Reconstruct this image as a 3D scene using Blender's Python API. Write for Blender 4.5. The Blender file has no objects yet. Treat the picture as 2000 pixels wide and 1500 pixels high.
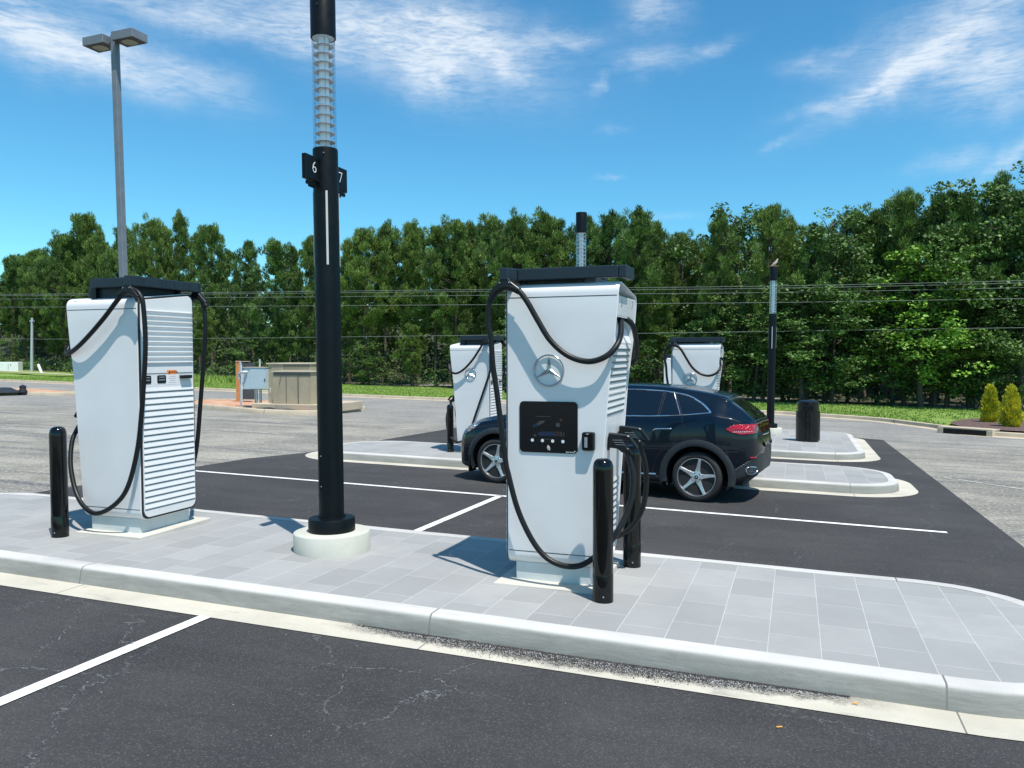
import bpy, math, random
import numpy as np
from mathutils import Vector, Matrix
random.seed(7); rng = np.random.default_rng(7)
SC = bpy.context.scene; COL = SC.collection
PI = math.pi; rad = math.radians
LEAN = (-0.017, -0.020)      # plumb direction relative to the sloping lot (x, y shift per metre of height)

# ------------------------------------------------------------------ node helpers
class NT:
    def __init__(s, nt): s.nt = nt
    def n(s, t, **kw):
        o = s.nt.nodes.new(t)
        for k, v in kw.items(): setattr(o, k, v)
        return o
    def put(s, sock, v):
        if v is None: return
        if hasattr(v, 'is_output'): s.nt.links.new(v, sock)
        else:
            if isinstance(v, (tuple, list)) and len(v) == 3 and sock.type == 'RGBA': v = (*v, 1)
            sock.default_value = v
    def math(s, op, a, b=None, c=None, clamp=False):
        o = s.n('ShaderNodeMath', operation=op); o.use_clamp = clamp
        s.put(o.inputs[0], a); s.put(o.inputs[1], b); s.put(o.inputs[2], c); return o.outputs[0]
    def mix(s, f, a, b, mode='MIX'):
        o = s.n('ShaderNodeMix', data_type='RGBA', blend_type=mode)
        s.put(o.inputs[0], f); s.put(o.inputs[6], a); s.put(o.inputs[7], b); return o.outputs[2]
    def obj(s): return s.n('ShaderNodeTexCoord').outputs['Object']
    def pos(s): return s.n('ShaderNodeNewGeometry').outputs['Position']
    def mapv(s, v, scale=(1,1,1), rot=(0,0,0), loc=(0,0,0)):
        o = s.n('ShaderNodeMapping'); s.put(o.inputs[0], v); o.inputs['Scale'].default_value = scale
        o.inputs['Rotation'].default_value = rot; o.inputs['Location'].default_value = loc; return o.outputs[0]
    def noise(s, v, scale, detail=4, rough=.55, dist=0, out=0):
        o = s.n('ShaderNodeTexNoise'); s.put(o.inputs['Vector'], v); o.inputs['Scale'].default_value = scale
        o.inputs['Detail'].default_value = detail; o.inputs['Roughness'].default_value = rough
        o.inputs['Distortion'].default_value = dist; return o.outputs[out]
    def voro(s, v, scale, feature='F1', out='Distance', rnd=1):
        o = s.n('ShaderNodeTexVoronoi', feature=feature); s.put(o.inputs['Vector'], v)
        o.inputs['Scale'].default_value = scale; o.inputs['Randomness'].default_value = rnd; return o.outputs[out]
    def ramp(s, v, a, b, lo=0., hi=1.):
        o = s.n('ShaderNodeMapRange'); o.interpolation_type = 'SMOOTHSTEP'; s.put(o.inputs[0], v)
        for i, x in enumerate((a, b, lo, hi)): s.put(o.inputs[i+1], x)
        return o.outputs[0]
    def bump(s, h, strength=.3, dist=.01, normal=None):
        o = s.n('ShaderNodeBump'); o.inputs['Strength'].default_value = strength; o.inputs['Distance'].default_value = dist
        s.put(o.inputs['Height'], h); s.put(o.inputs['Normal'], normal); return o.outputs[0]
    def attr(s, name, out='Color'):
        o = s.n('ShaderNodeAttribute', attribute_name=name); return o.outputs[out]
    def sep(s, v):
        o = s.n('ShaderNodeSeparateXYZ'); s.put(o.inputs[0], v); return o.outputs

def newmat(name):
    m = bpy.data.materials.new(name); m.use_nodes = True; nt = m.node_tree
    b = nt.nodes['Principled BSDF']; return m, NT(nt), b
def P(T, b, **kw):
    names = dict(color='Base Color', rough='Roughness', metal='Metallic', normal='Normal', spec='Specular IOR Level',
        coat='Coat Weight', coatr='Coat Roughness', trans='Transmission Weight', ior='IOR', emis='Emission Color', emiss='Emission Strength', alpha='Alpha')
    for k, v in kw.items(): T.put(b.inputs[names[k]], v)
MATS = {}
def simple(name, color, rough=.5, metal=0., var=.08, scale=6., coat=0., bump=0., bscale=60., spec=.5, fine=0.):
    m, T, b = newmat(name); c = color
    v = T.obj()
    if var:
        n = T.noise(v, scale, 5, .6)
        c = T.mix(T.ramp(n, .3, .7), tuple(x*(1-var) for x in color), tuple(min(1, x*(1+var)) for x in color))
    if fine:
        n2 = T.noise(v, 220, 2, .5)
        c = T.mix(T.ramp(n2, .35, .65), T.mix(.5, c, (0,0,0), 'MIX') if fine > .4 else T.mix(fine, c, (.02,.02,.02)), c)
    P(T, b, color=c, rough=(T.ramp(T.noise(v, scale*1.7, 4), .3, .7, max(.02, rough-.06), min(1, rough+.08)) if var else rough), metal=metal, coat=coat, spec=spec)
    if bump: P(T, b, normal=T.bump(T.noise(v, bscale, 3), bump, .004))
    MATS[name] = m; return m

simple('white_paint', (.70,.705,.70), .34, var=.025, scale=2.5, coat=.2)
simple('plinth_grey', (.56,.60,.59), .5, var=.05)
simple('black_rubber', (.006,.0075,.008), .42, var=.1, bump=.05, spec=.3)
simple('black_plastic', (.007,.010,.012), .38, var=.1, spec=.3)
simple('black_gasket', (.01,.01,.012), .6)
simple('beam_grey', (.014,.026,.036), .45, var=.08, spec=.35)
simple('bollard_black', (.002,.003,.0035), .14, var=.15, coat=.25, spec=.3)
simple('pole_black', (.002,.0045,.006), .45, var=.1, spec=.2, bump=.06, bscale=400)
simple('slot_dark', (.17,.21,.23), .7)
simple('chrome', (.85,.86,.88), .16, metal=1., var=0)
simple('emblem_metal', (.40,.42,.44), .22, metal=1., var=0)
simple('satin_steel', (.55,.57,.60), .4, metal=1., var=.05)
simple('screen_black', (.003,.004,.006), .22, var=0, spec=.35)
simple('label_white', (.75,.75,.75), .6, var=.03)
simple('label_orange', (.85,.25,.06), .6, var=.03)
simple('print_grey', (.25,.26,.28), .6, var=0)
simple('print_white', (.8,.82,.84), .5, var=0)
simple('print_black', (.01,.01,.01), .6, var=0)
simple('glow_white', (.5,.52,.49), .35, var=.02)
simple('lamp_core', (.86,.87,.89), .45, var=.03)
simple('lamp_fin', (.62,.66,.68), .3, var=.05)
simple('pole_paint_grey', (.17,.19,.21), .45, var=.08, metal=.2)
simple('lens_grey', (.16,.16,.12), .3, var=.1)
simple('lamp_under', (.02,.025,.03), .6)
simple('tyre_rubber', (.018,.018,.018), .75, var=.15, bump=.2, bscale=90)
simple('wheel_dark', (.02,.024,.028), .35, var=.1)
simple('wheel_silver', (.72,.73,.75), .34, metal=.9, var=.03)
simple('cladding', (.018,.022,.027), .5, var=.08)
simple('car_interior', (.01,.01,.012), .8)
simple('red_lens', (.30,.003,.012), .12, coat=.5, var=.35, scale=30)
simple('dark_lens', (.05,.004,.01), .1, coat=1., var=.1)
simple('pale_plate', (.7,.72,.74), .4)
simple('tan_metal', (.36,.31,.215), .5, var=.09, scale=1.8, bump=.04)
simple('tan_lid', (.52,.46,.34), .5, var=.06)
simple('tan_dark', (.12,.12,.10), .6)  # dark tan for the cabinet's vents, door edges and padlock bar
simple('pale_blue_metal', (.42,.53,.58), .45, var=.05)
simple('galvanised', (.5,.53,.55), .4, metal=.5, var=.1)
simple('orange_board', (.50,.22,.08), .7, var=.15)
simple('dark_box', (.05,.06,.07), .6)
simple('black_fabric', (.014,.017,.02), .6, var=.4, scale=5, bump=.4, bscale=12)
simple('bin_black', (.003,.005,.006), .2, var=.15, coat=.2, spec=.3)
simple('wire_grey', (.22,.24,.23), .6, var=0)
simple('bark', (.10,.08,.06), .9, var=.35, scale=7, bump=.5, bscale=20)
simple('bird_brown', (.35,.3,.24), .8, var=.2)
simple('nest_straw', (.30,.22,.12), .9, var=.3)
simple('butt_orange', (.75,.35,.06), .8, var=.1)
simple('white_board', (.75,.77,.78), .6, var=.05)
simple('hole_black', (.004,.004,.004), .9)
simple('stone_dark', (.045,.045,.045), .85, var=.4, scale=20)
simple('stone_light', (.42,.42,.40), .85, var=.3, scale=20)

def m_glass():
    m, T, b = newmat('clear_glass'); P(T, b, color=(.95,.98,.98), rough=.03, ior=1.1, trans=1.); MATS['clear_glass'] = m
    # thin transparent shell: mostly see-through with a fresnel sheen
    nt = m.node_tree; tr = nt.nodes.new('ShaderNodeBsdfTransparent'); tr.inputs[0].default_value = (.95,.97,.98,1)
    gl = nt.nodes.new('ShaderNodeBsdfGlossy'); gl.inputs['Roughness'].default_value = .04
    lw = nt.nodes.new('ShaderNodeLayerWeight'); lw.inputs[0].default_value = .25
    mx = nt.nodes.new('ShaderNodeMixShader'); nt.links.new(T.math('MULTIPLY', lw.outputs['Fresnel'], .55), mx.inputs[0])
    nt.links.new(tr.outputs[0], mx.inputs[1]); nt.links.new(gl.outputs[0], mx.inputs[2])
    nt.links.new(mx.outputs[0], nt.nodes['Material Output'].inputs[0])
m_glass()
def m_carpaint():
    m, T, b = newmat('navy_car_paint'); v = T.obj()
    P(T, b, color=(.002,.0065,.014), rough=.22, metal=.2, coat=.5, coatr=.015, spec=.25); MATS['navy_car_paint'] = m
    m, T, b = newmat('tinted_glass'); P(T, b, color=(.004,.006,.010), rough=.03, spec=.6, coat=.4, coatr=.01); MATS['tinted_glass'] = m
    m, T, b = newmat('headlight_glass'); v = T.obj(); n = T.voro(v, 22)
    P(T, b, color=T.mix(T.ramp(n, .2, .5), (.30,.42,.52), (.03,.05,.07)), rough=.08, coat=1.); MATS['headlight_glass'] = m
m_carpaint()
def m_screen():
    m, T, b = newmat('screen_picture'); P(T, b, color=(.004,.012,.035), rough=.3, emis=(.01,.05,.2), emiss=.05); MATS['screen_picture'] = m
    m, T, b = newmat('screen_picture_pale'); P(T, b, color=(.022,.026,.03), rough=.3, emis=(.2,.24,.26), emiss=.06); MATS['screen_picture_pale'] = m
    m, T, b = newmat('screen_picture_warm'); P(T, b, color=(.022,.010,.007), rough=.3, emis=(.2,.08,.05), emiss=.08); MATS['screen_picture_warm'] = m
m_screen()

def m_concrete(name, base, warm=.0, joints=None, stain=0., face=False, dirt=False):
    m, T, b = newmat(name); v = T.pos()
    c = T.mix(T.ramp(T.noise(v, 1.3, 6, .6), .3, .7), tuple(x*.86 for x in base), tuple(x*1.06 for x in base))
    c = T.mix(T.math('MULTIPLY', T.ramp(T.noise(v, 120, 3, .6), .55, .75), .35), c, tuple(x*.55 for x in base))
    c = T.mix(T.math('MULTIPLY', T.ramp(T.noise(T.mapv(v, (.9, 3, 3)), 2.2, 6, .7, .6), .56, .74), .35+stain), c, (.22,.22,.19))
    if joints:
        x = T.sep(v)[0]; per, off, w = joints
        fr = T.math('FRACT', T.math('DIVIDE', T.math('ADD', x, off + 100*per), per))
        d = T.math('MULTIPLY', T.math('ABSOLUTE', T.math('SUBTRACT', fr, .5)), per)
        k = T.math('LESS_THAN', d, w); c = T.mix(T.math('MULTIPLY', k, .85), c, (.10,.10,.09))
    if dirt:
        px, py, _z = T.sep(v)
        w = T.math('ADD', T.math('MULTIPLY', T.noise(v, 9, 8, .85), .30), T.math('MULTIPLY', T.math('ABSOLUTE', T.math('ADD', px, 1.25)), -.055))
        k = T.ramp(T.math('SUBTRACT', T.math('ADD', w, py), 4.93), -.05, .03)
        k = T.math('MULTIPLY', k, T.ramp(T.math('ABSOLUTE', T.math('ADD', px, 1.25)), 2.0, 1.3))
        k = T.math('MULTIPLY', k, T.ramp(T.noise(v, 55, 4, .7), .32, .6, .35, 1.))
        c = T.mix(T.math('MULTIPLY', k, T.math('LESS_THAN', py, 5.2)), c, (.075,.075,.07))
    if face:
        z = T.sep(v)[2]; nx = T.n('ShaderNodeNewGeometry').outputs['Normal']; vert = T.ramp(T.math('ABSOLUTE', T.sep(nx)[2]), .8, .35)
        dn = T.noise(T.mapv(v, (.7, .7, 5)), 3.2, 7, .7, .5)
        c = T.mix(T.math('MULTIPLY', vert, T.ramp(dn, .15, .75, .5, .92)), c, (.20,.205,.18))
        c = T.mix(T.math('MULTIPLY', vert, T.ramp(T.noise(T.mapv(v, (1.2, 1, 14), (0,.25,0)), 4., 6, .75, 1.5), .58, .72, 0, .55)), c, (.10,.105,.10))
    n = T.bump(T.noise(v, 90, 4, .6), .35, .004, T.bump(T.noise(v, 9, 4), .25, .01))
    P(T, b, color=c, rough=.85, spec=.3, normal=n); MATS[name] = m
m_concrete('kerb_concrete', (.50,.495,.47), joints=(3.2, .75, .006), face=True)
m_concrete('gutter_concrete', (.50,.475,.395), joints=(3.2, .75-.05, .005), stain=.25, dirt=True)
m_concrete('fresh_concrete', (.54,.52,.455))
m_concrete('round_footing', (.50,.505,.44), stain=-.2)
m_concrete('old_kerb', (.47,.40,.30), joints=(3., 1., .01), stain=.2)

def m_paver():
    m, T, b = newmat('paver_stone'); v = T.pos()
    # rows run across the island (joint lines along y every 0.318 m)
    vm = T.mapv(v, (1,1,1), (0,0,PI/2), (0,0,0))
    br = T.n('ShaderNodeTexBrick'); T.put(br.inputs['Vector'], T.mapv(vm, (1,1,1), loc=(.13, .117, 0)))
    br.offset = .38; br.offset_frequency = 2; br.squash = 1
    for k, x in (('Scale', 1.), ('Mortar Size', .0032), ('Mortar Smooth', .25), ('Bias', 0.), ('Brick Width', .52), ('Row Height', .318)):
        br.inputs[k].default_value = x
    br.inputs['Color1'].default_value = (.262,.268,.262,1); br.inputs['Color2'].default_value = (.330,.335,.325,1)
    br.inputs['Mortar'].default_value = (.48,.48,.47,1)
    c = br.outputs['Color']
    c = T.mix(T.ramp(T.noise(v, 2.2, 6, .65), .35, .7, 0, .35), c, (.225,.23,.222))
    c = T.mix(T.ramp(T.noise(v, 260, 2, .6), .5, .75, 0, .22), c, (.62,.63,.64))
    c = T.mix(T.ramp(T.noise(v, 180, 2, .6), .56, .8, 0, .3), c, (.14,.15,.17))
    h = T.math('SUBTRACT', T.math('MULTIPLY', T.noise(v, 130, 4), .3), br.outputs['Fac'])
    P(T, b, color=c, rough=.8, spec=.35, normal=T.bump(h, .5, .004)); MATS['paver_stone'] = m
m_paver()

def m_asphalt(name, dark, light, agg, crack=0., streak=0.):
    m, T, b = newmat(name); v = T.pos()
    c = T.mix(T.ramp(T.noise(v, .5, 6, .6, .4), .32, .68), dark, light)
    c = T.mix(T.ramp(T.noise(T.mapv(v, (.35, 2.2, 1)), 1.1, 6, .65, .8), .42, .72, 0, .5), c, tuple(x*.72 for x in dark))
    if streak:
        s = T.noise(T.mapv(v, (.045, .9, 1), (0,0,.12)), 1.6, 7, .72, .9)
        c = T.mix(T.ramp(s, .5, .64, 0, streak), c, (.085,.088,.095))
        s2 = T.noise(T.mapv(v, (.06, 1.6, 1), (0,0,-.2)), 1.2, 7, .7, 1.1)
        c = T.mix(T.ramp(s2, .58, .70, 0, streak*.8), c, (.36,.355,.33))
        y = T.sep(v)[1]
        far = T.ramp(T.math('ADD', y, T.math('MULTIPLY', T.noise(v, .15, 4), 9.)), 24., 32.)
        c = T.mix(T.math('MULTIPLY', far, .45), c, (.20,.205,.21))
    # aggregate
    s0 = T.noise(v, agg*.22, 6, .8)
    c = T.mix(T.ramp(s0, .52, .68, 0, .35 if streak else .22), c, tuple(x*.5 for x in dark))
    c = T.mix(T.ramp(s0, .48, .34, 0, .35 if streak else .18), c, tuple(min(.6, x*1.5) for x in light))
    sp = T.noise(v, agg, 3, .7)
    c = T.mix(T.ramp(sp, .53, .70, 0, .7), c, tuple(min(.6, x*2.4) for x in light))
    c = T.mix(T.ramp(sp, .45, .25, 0, .5), c, tuple(x*.35 for x in dark))
    fl = T.voro(v, agg*.28, out='Distance'); fk = T.voro(v, agg*.28, out='Color')
    k = T.math('MULTIPLY', T.math('LESS_THAN', fl, T.math('MULTIPLY', T.sep(fk)[1], .15)), T.math('GREATER_THAN', T.sep(fk)[0], .965))
    c = T.mix(T.math('MULTIPLY', k, .7), c, (.5,.5,.48))
    nn = T.bump(sp, .55, .006)
    if crack:
        dv = T.n('ShaderNodeVectorMath', operation='ADD'); T.put(dv.inputs[0], v)
        nz = T.n('ShaderNodeVectorMath', operation='SCALE'); T.put(nz.inputs[0], T.noise(v, 2.6, 5, .7, 0, 1)); nz.inputs['Scale'].default_value = .42
        T.nt.links.new(nz.outputs[0], dv.inputs[1])
        e = T.voro(dv.outputs[0], .85, 'DISTANCE_TO_EDGE')
        mask = T.ramp(T.noise(v, .55, 3, .5), .44, .60)
        w = T.ramp(T.noise(v, 9, 3), .3, .7, .003, .010)
        k = T.math('MULTIPLY', T.ramp(T.math('DIVIDE', e, w), 1., .2), mask)
        k = T.math('MULTIPLY', k, T.ramp(T.noise(v, 35, 2), .38, .55))
        c = T.mix(T.math('MULTIPLY', k, crack), c, (.30,.30,.29))
        ed = T.math('MULTIPLY', T.ramp(T.math('DIVIDE', e, w), 4., .5, 0, .35), mask)
        c = T.mix(ed, c, (.02,.025,.03))
        # pale scuffs
        sc = T.noise(T.mapv(v, (1.2, 6, 1), (0,0,.1)), 5, 6, .75)
        c = T.mix(T.math('MULTIPLY', T.ramp(sc, .66, .74), .3), c, (.25,.25,.25))
    P(T, b, color=c, rough=.88, spec=.3, normal=nn); MATS[name] = m
m_asphalt('new_asphalt', (.033,.0332,.034), (.053,.0525,.052), 95, crack=.6)
m_asphalt('patch_asphalt', (.038,.0378,.038), (.054,.053,.052), 95, crack=.5)
m_asphalt('old_asphalt', (.175,.168,.142), (.30,.285,.235), 20, streak=.85)

def m_line():
    m, T, b = newmat('line_paint'); v = T.pos()
    k = T.math('MULTIPLY', T.ramp(T.noise(v, 7, 7, .8), .54, .64), .7)
    k2 = T.ramp(T.noise(v, 60, 4, .8), .56, .66, 0, .6)
    c = T.mix(T.math('MAXIMUM', k, k2), (.74,.75,.73), (.13,.13,.135))
    P(T, b, color=c, rough=.75, normal=T.bump(T.noise(v, 200, 3), .3, .003)); MATS['line_paint'] = m
m_line()
def m_faded():
    m, T, b = newmat('faded_paint'); v = T.pos()
    k = T.ramp(T.noise(v, 5, 7, .75), .48, .60)
    c = T.mix(T.ramp(T.noise(v, 34, 3, .7), .4, .7), (.36,.355,.32), (.52,.51,.47))
    P(T, b, color=c, rough=.9); nt = m.node_tree; tr = nt.nodes.new('ShaderNodeBsdfTransparent'); mx = nt.nodes.new('ShaderNodeMixShader')
    T.put(mx.inputs[0], k); nt.links.new(b.outputs[0], mx.inputs[1]); nt.links.new(tr.outputs[0], mx.inputs[2]); nt.links.new(mx.outputs[0], nt.nodes['Material Output'].inputs[0]); MATS['faded_paint'] = m
m_faded()
def m_soil():
    m, T, b = newmat('red_clay'); v = T.pos()
    c = T.mix(T.ramp(T.noise(v, 2.5, 6, .7), .35, .65), (.42,.20,.11), (.55,.36,.24))
    P(T, b, color=T.mix(T.ramp(T.noise(v, 30, 4, .7), .5, .7, 0, .5), c, (.25,.14,.09)), rough=.95, normal=T.bump(T.noise(v, 20, 5), .7, .03)); MATS['red_clay'] = m
    m, T, b = newmat('forest_soil'); v = T.pos()
    P(T, b, color=T.mix(T.ramp(T.noise(v, 1.5, 6, .7), .35, .65), (.035,.03,.018), (.06,.07,.025)), rough=.95); MATS['forest_soil'] = m
    m, T, b = newmat('mulch'); v = T.pos()
    P(T, b, color=T.mix(T.ramp(T.noise(v, 14, 6, .8), .4, .6), (.05,.03,.028), (.16,.10,.085)), rough=.95, normal=T.bump(T.noise(v, 14, 5), .8, .03)); MATS['mulch'] = m
    m, T, b = newmat('lawn'); v = T.pos()
    c = T.mix(T.ramp(T.noise(v, .7, 6, .65), .35, .65), (.13,.23,.03), (.20,.29,.05))
    c = T.mix(T.ramp(T.noise(T.mapv(v, (1, 2, 1)), 5, 6, .75), .5, .7, 0, .6), c, (.28,.31,.09))
    P(T, b, color=c, rough=.9, normal=T.bump(T.noise(v, 40, 4), .8, .04)); MATS['lawn'] = m
m_soil()
def m_leaf(name, dark, light, tip=None):
    m, T, b = newmat(name)
    t = T.sep(T.attr('tone'))[0]; rnd = T.n('ShaderNodeObjectInfo').outputs['Random']
    c = T.mix(t, dark, light)
    c = T.mix(T.math('MULTIPLY', rnd, .45), c, tip or tuple(x*1.25 for x in light))
    P(T, b, color=c, rough=.55, spec=.3)
    nt = m.node_tree; tl = nt.nodes.new('ShaderNodeBsdfTranslucent'); T.put(tl.inputs[0], T.mix(.5, c, (.10,.19,.02)))
    mx = nt.nodes.new('ShaderNodeMixShader'); mx.inputs[0].default_value = .09
    nt.links.new(b.outputs[0], mx.inputs[1]); nt.links.new(tl.outputs[0], mx.inputs[2]); nt.links.new(mx.outputs[0], nt.nodes['Material Output'].inputs[0])
    MATS[name] = m
m_leaf('pine_needles', (.010,.036,.012), (.16,.285,.065), (.21,.29,.055))
m_leaf('broad_leaves', (.012,.045,.014), (.125,.24,.06), (.16,.24,.055))
m_leaf('bright_leaves', (.06,.16,.02), (.24,.42,.06))
m_leaf('golden_foliage', (.20,.26,.015), (.80,.74,.05), (.8,.7,.07))
m_leaf('grass_blades', (.11,.21,.025), (.25,.37,.07), (.27,.36,.08))

# ------------------------------------------------------------------ object helpers
def mesh_obj(name, verts, faces, mat, parent=None, smooth=False, tone=None):
    me = bpy.data.meshes.new(name); me.from_pydata([tuple(v) for v in verts], [], [tuple(f) for f in faces])
    me.materials.append(MATS[mat]); me.update()
    if smooth:
        me.polygons.foreach_set('use_smooth', [True]*len(me.polygons))
    o = bpy.data.objects.new(name, me); COL.objects.link(o)
    if parent: o.parent = parent
    return o
def tri_mesh(name, V, mat, tone=None):
    """V: (n,3,3) float triangles"""
    n = len(V); me = bpy.data.meshes.new(name)
    me.vertices.add(n*3); me.vertices.foreach_set('co', np.ascontiguousarray(V, dtype=np.float32).ravel())
    me.loops.add(n*3); me.loops.foreach_set('vertex_index', np.arange(n*3, dtype=np.int32))
    me.polygons.add(n); me.polygons.foreach_set('loop_start', np.arange(0, n*3, 3, dtype=np.int32))
    me.polygons.foreach_set('loop_total', np.full(n, 3, dtype=np.int32))
    me.materials.append(MATS[mat])
    if tone is not None:
        a = me.color_attributes.new('tone', 'FLOAT_COLOR', 'POINT')
        c = np.ones((n, 3, 4), dtype=np.float32); c[:, :, :3] = np.asarray(tone, dtype=np.float32)[:, None, None]
        a.data.foreach_set('color', c.ravel())
    me.update(); me.validate(); return me
class M:
    def __init__(s): s.v = []; s.f = []
    def add(s, vs, fs):
        n = len(s.v); s.v += [tuple(v) for v in vs]; s.f += [tuple(i+n for i in f) for f in fs]; return s
    def box(s, x0, x1, y0, y1, z0, z1):
        return s.add([(x0,y0,z0),(x1,y0,z0),(x1,y1,z0),(x0,y1,z0),(x0,y0,z1),(x1,y0,z1),(x1,y1,z1),(x0,y1,z1)],
            [(0,3,2,1),(4,5,6,7),(0,1,5,4),(1,2,6,5),(2,3,7,6),(3,0,4,7)])
    def prism(s, poly, a, b, axis='y'):
        """poly of 2d points; axis y: (x,z); axis x: (y,z); axis z: (x,y)"""
        def mk(p, t): return {'y': (p[0], t, p[1]), 'x': (t, p[0], p[1]), 'z': (p[0], p[1], t)}[axis]
        n = len(poly); vs = [mk(p, a) for p in poly] + [mk(p, b) for p in poly]
        fs = [tuple(range(n)), tuple(range(2*n-1, n-1, -1))] + [(i, i+n, (i+1) % n+n, (i+1) % n) for i in range(n)]
        return s.add(vs, fs)
    def tube(s, path, r, seg=10, caps=True, closed=False):
        P_ = [Vector(p) for p in path]; n = len(P_); rr = r if isinstance(r, (list, tuple)) else [r]*n
        vs = []; fs = []; up = None
        for i, p in enumerate(P_):
            a = P_[(i-1) % n] if (closed or i > 0) else p; c = P_[(i+1) % n] if (closed or i < n-1) else p
            t = (c-a).normalized()
            if up is None:
                up = Vector((0,0,1)) if abs(t.z) < .9 else Vector((1,0,0))
            u = (up - t*up.dot(t)); u = u.normalized() if u.length > 1e-6 else t.orthogonal().normalized(); w = t.cross(u); up = u
            for k in range(seg):
                an = 2*PI*k/seg; vs.append(p + (u*math.cos(an)+w*math.sin(an))*rr[i])
        m = n if closed else n-1
        for i in range(m):
            for k in range(seg):
                a = i*seg+k; b = i*seg+(k+1) % seg; c = ((i+1) % n)*seg+(k+1) % seg; d = ((i+1) % n)*seg+k; fs.append((a,b,c,d))
        if caps and not closed: fs += [tuple(range(seg-1,-1,-1)), tuple(range((n-1)*seg, n*seg))]
        return s.add(vs, fs)
    def cyl(s, p0, p1, r0, r1=None, seg=24): return s.tube([p0, p1], [r0, r0 if r1 is None else r1], seg)
    def lathe(s, prof, c=(0,0), seg=32, axis='z'):
        vs = []; n = len(prof)
        for r, z in prof:
            for k in range(seg):
                a = 2*PI*k/seg; x, y = r*math.cos(a), r*math.sin(a)
                vs.append((c[0]+x, c[1]+y, z) if axis == 'z' else (c[0]+x, z, c[1]+y))
        fs = [(i*seg+k, i*seg+(k+1) % seg, (i+1)*seg+(k+1) % seg, (i+1)*seg+k) for i in range(n-1) for k in range(seg)]
        fs += [tuple(range(seg-1,-1,-1)), tuple(range((n-1)*seg, n*seg))]
        return s.add(vs, fs)
    def loft(s, rings, cap0=True, cap1=True):
        n = len(rings[0]); vs = [p for r in rings for p in r]
        fs = [(i*n+k, i*n+(k+1) % n, (i+1)*n+(k+1) % n, (i+1)*n+k) for i in range(len(rings)-1) for k in range(n)]
        if cap0: fs.append(tuple(range(n-1,-1,-1)))
        if cap1: fs.append(tuple(range((len(rings)-1)*n, len(rings)*n)))
        return s.add(vs, fs)
    def xf(s, mtx): s.v = [tuple(mtx @ Vector(v)) for v in s.v]; return s
    def each(s, name, mat, parent=None, **k):
        lab = list(range(len(s.v)))
        def root(i):
            while lab[i] != i: lab[i] = lab[lab[i]]; i = lab[i]
            return i
        for f in s.f:
            for i in f[1:]: lab[root(i)] = root(f[0])
        g = {}
        for f in s.f: g.setdefault(root(f[0]), []).append(f)
        out = []
        for fs in g.values():
            ids = sorted(set(i for f in fs for i in f)); mp = {i: n for n, i in enumerate(ids)}; m = M(); m.add([s.v[i] for i in ids], [tuple(mp[i] for i in f) for f in fs]); out.append(m.build(name, mat, parent, **k))
        return out
    def build(s, name, mat, parent=None, smooth=None, bevel=0., bseg=2):
        o = mesh_obj(name, s.v, s.f, mat, parent)
        import bmesh
        bm = bmesh.new(); bm.from_mesh(o.data); bmesh.ops.recalc_face_normals(bm, faces=bm.faces)
        if bevel:
            es = [e for e in bm.edges if len(e.link_faces) == 2 and e.calc_face_angle(0) > .5]
            bmesh.ops.bevel(bm, geom=es, offset=bevel, segments=bseg, profile=.5, affect='EDGES', clamp_overlap=True)
        bm.to_mesh(o.data); bm.free()
        if smooth: shade(o, smooth)
        return o
def shade(o, ang=35):
    me = o.data; me.polygons.foreach_set('use_smooth', [True]*len(me.polygons))
    a = rad(ang)
    import bmesh
    bm = bmesh.new(); bm.from_mesh(me)
    for e in bm.edges:
        e.smooth = not (len(e.link_faces) != 2 or e.calc_face_angle(0) > a)
    bm.to_mesh(me); bm.free()
def tag(o, label=None, cat=None, group=None, kind=None):
    for k, v in (('label', label), ('category', cat), ('group', group), ('kind', kind)):
        if v: o[k] = v
    return o
def lean_m(lx, ly): return Matrix(((1,0,lx,0),(0,1,ly,0),(0,0,1,0),(0,0,0,1)))
def thing(name, label, cat, loc=(0,0,0), rz=0., group=None, lean=LEAN, scale=1.):
    o = bpy.data.objects.new(name, None); COL.objects.link(o); o.empty_display_size = .2
    R_ = Matrix.Rotation(-lean[1], 4, 'X') @ Matrix.Rotation(lean[0], 4, 'Y')
    o.matrix_basis = Matrix.Translation(loc) @ R_ @ Matrix.Rotation(rz, 4, 'Z') @ Matrix.Diagonal((scale, scale, scale, 1))
    return tag(o, label, cat, group)
def struct(o): o['kind'] = 'structure'; return o
def catmull(pts, n=8, closed=False):
    P_ = [np.array(p, float) for p in pts]; out = []; m = len(P_)
    rg = range(m) if closed else range(m-1)
    for i in rg:
        g = (lambda k: P_[k % m]) if closed else (lambda k: P_[min(max(k, 0), m-1)])
        p0, p1, p2, p3 = g(i-1), g(i), g(i+1), g(i+2)
        for j in range(n):
            t = j/n; out.append(.5*((2*p1)+(-p0+p2)*t+(2*p0-5*p1+4*p2-p3)*t*t+(-p0+3*p1-3*p2+p3)*t**3))
    if not closed: out.append(P_[-1])
    return [tuple(p) for p in out]
def rrect(x0, x1, y0, y1, r, n=6):
    out = []
    for cx, cy, a0 in ((x1-r, y0+r, -90), (x1-r, y1-r, 0), (x0+r, y1-r, 90), (x0+r, y0+r, 180)):
        for k in range(n+1):
            a = rad(a0+90*k/n); out.append((cx+r*math.cos(a), cy+r*math.sin(a)))
    return out
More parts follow.
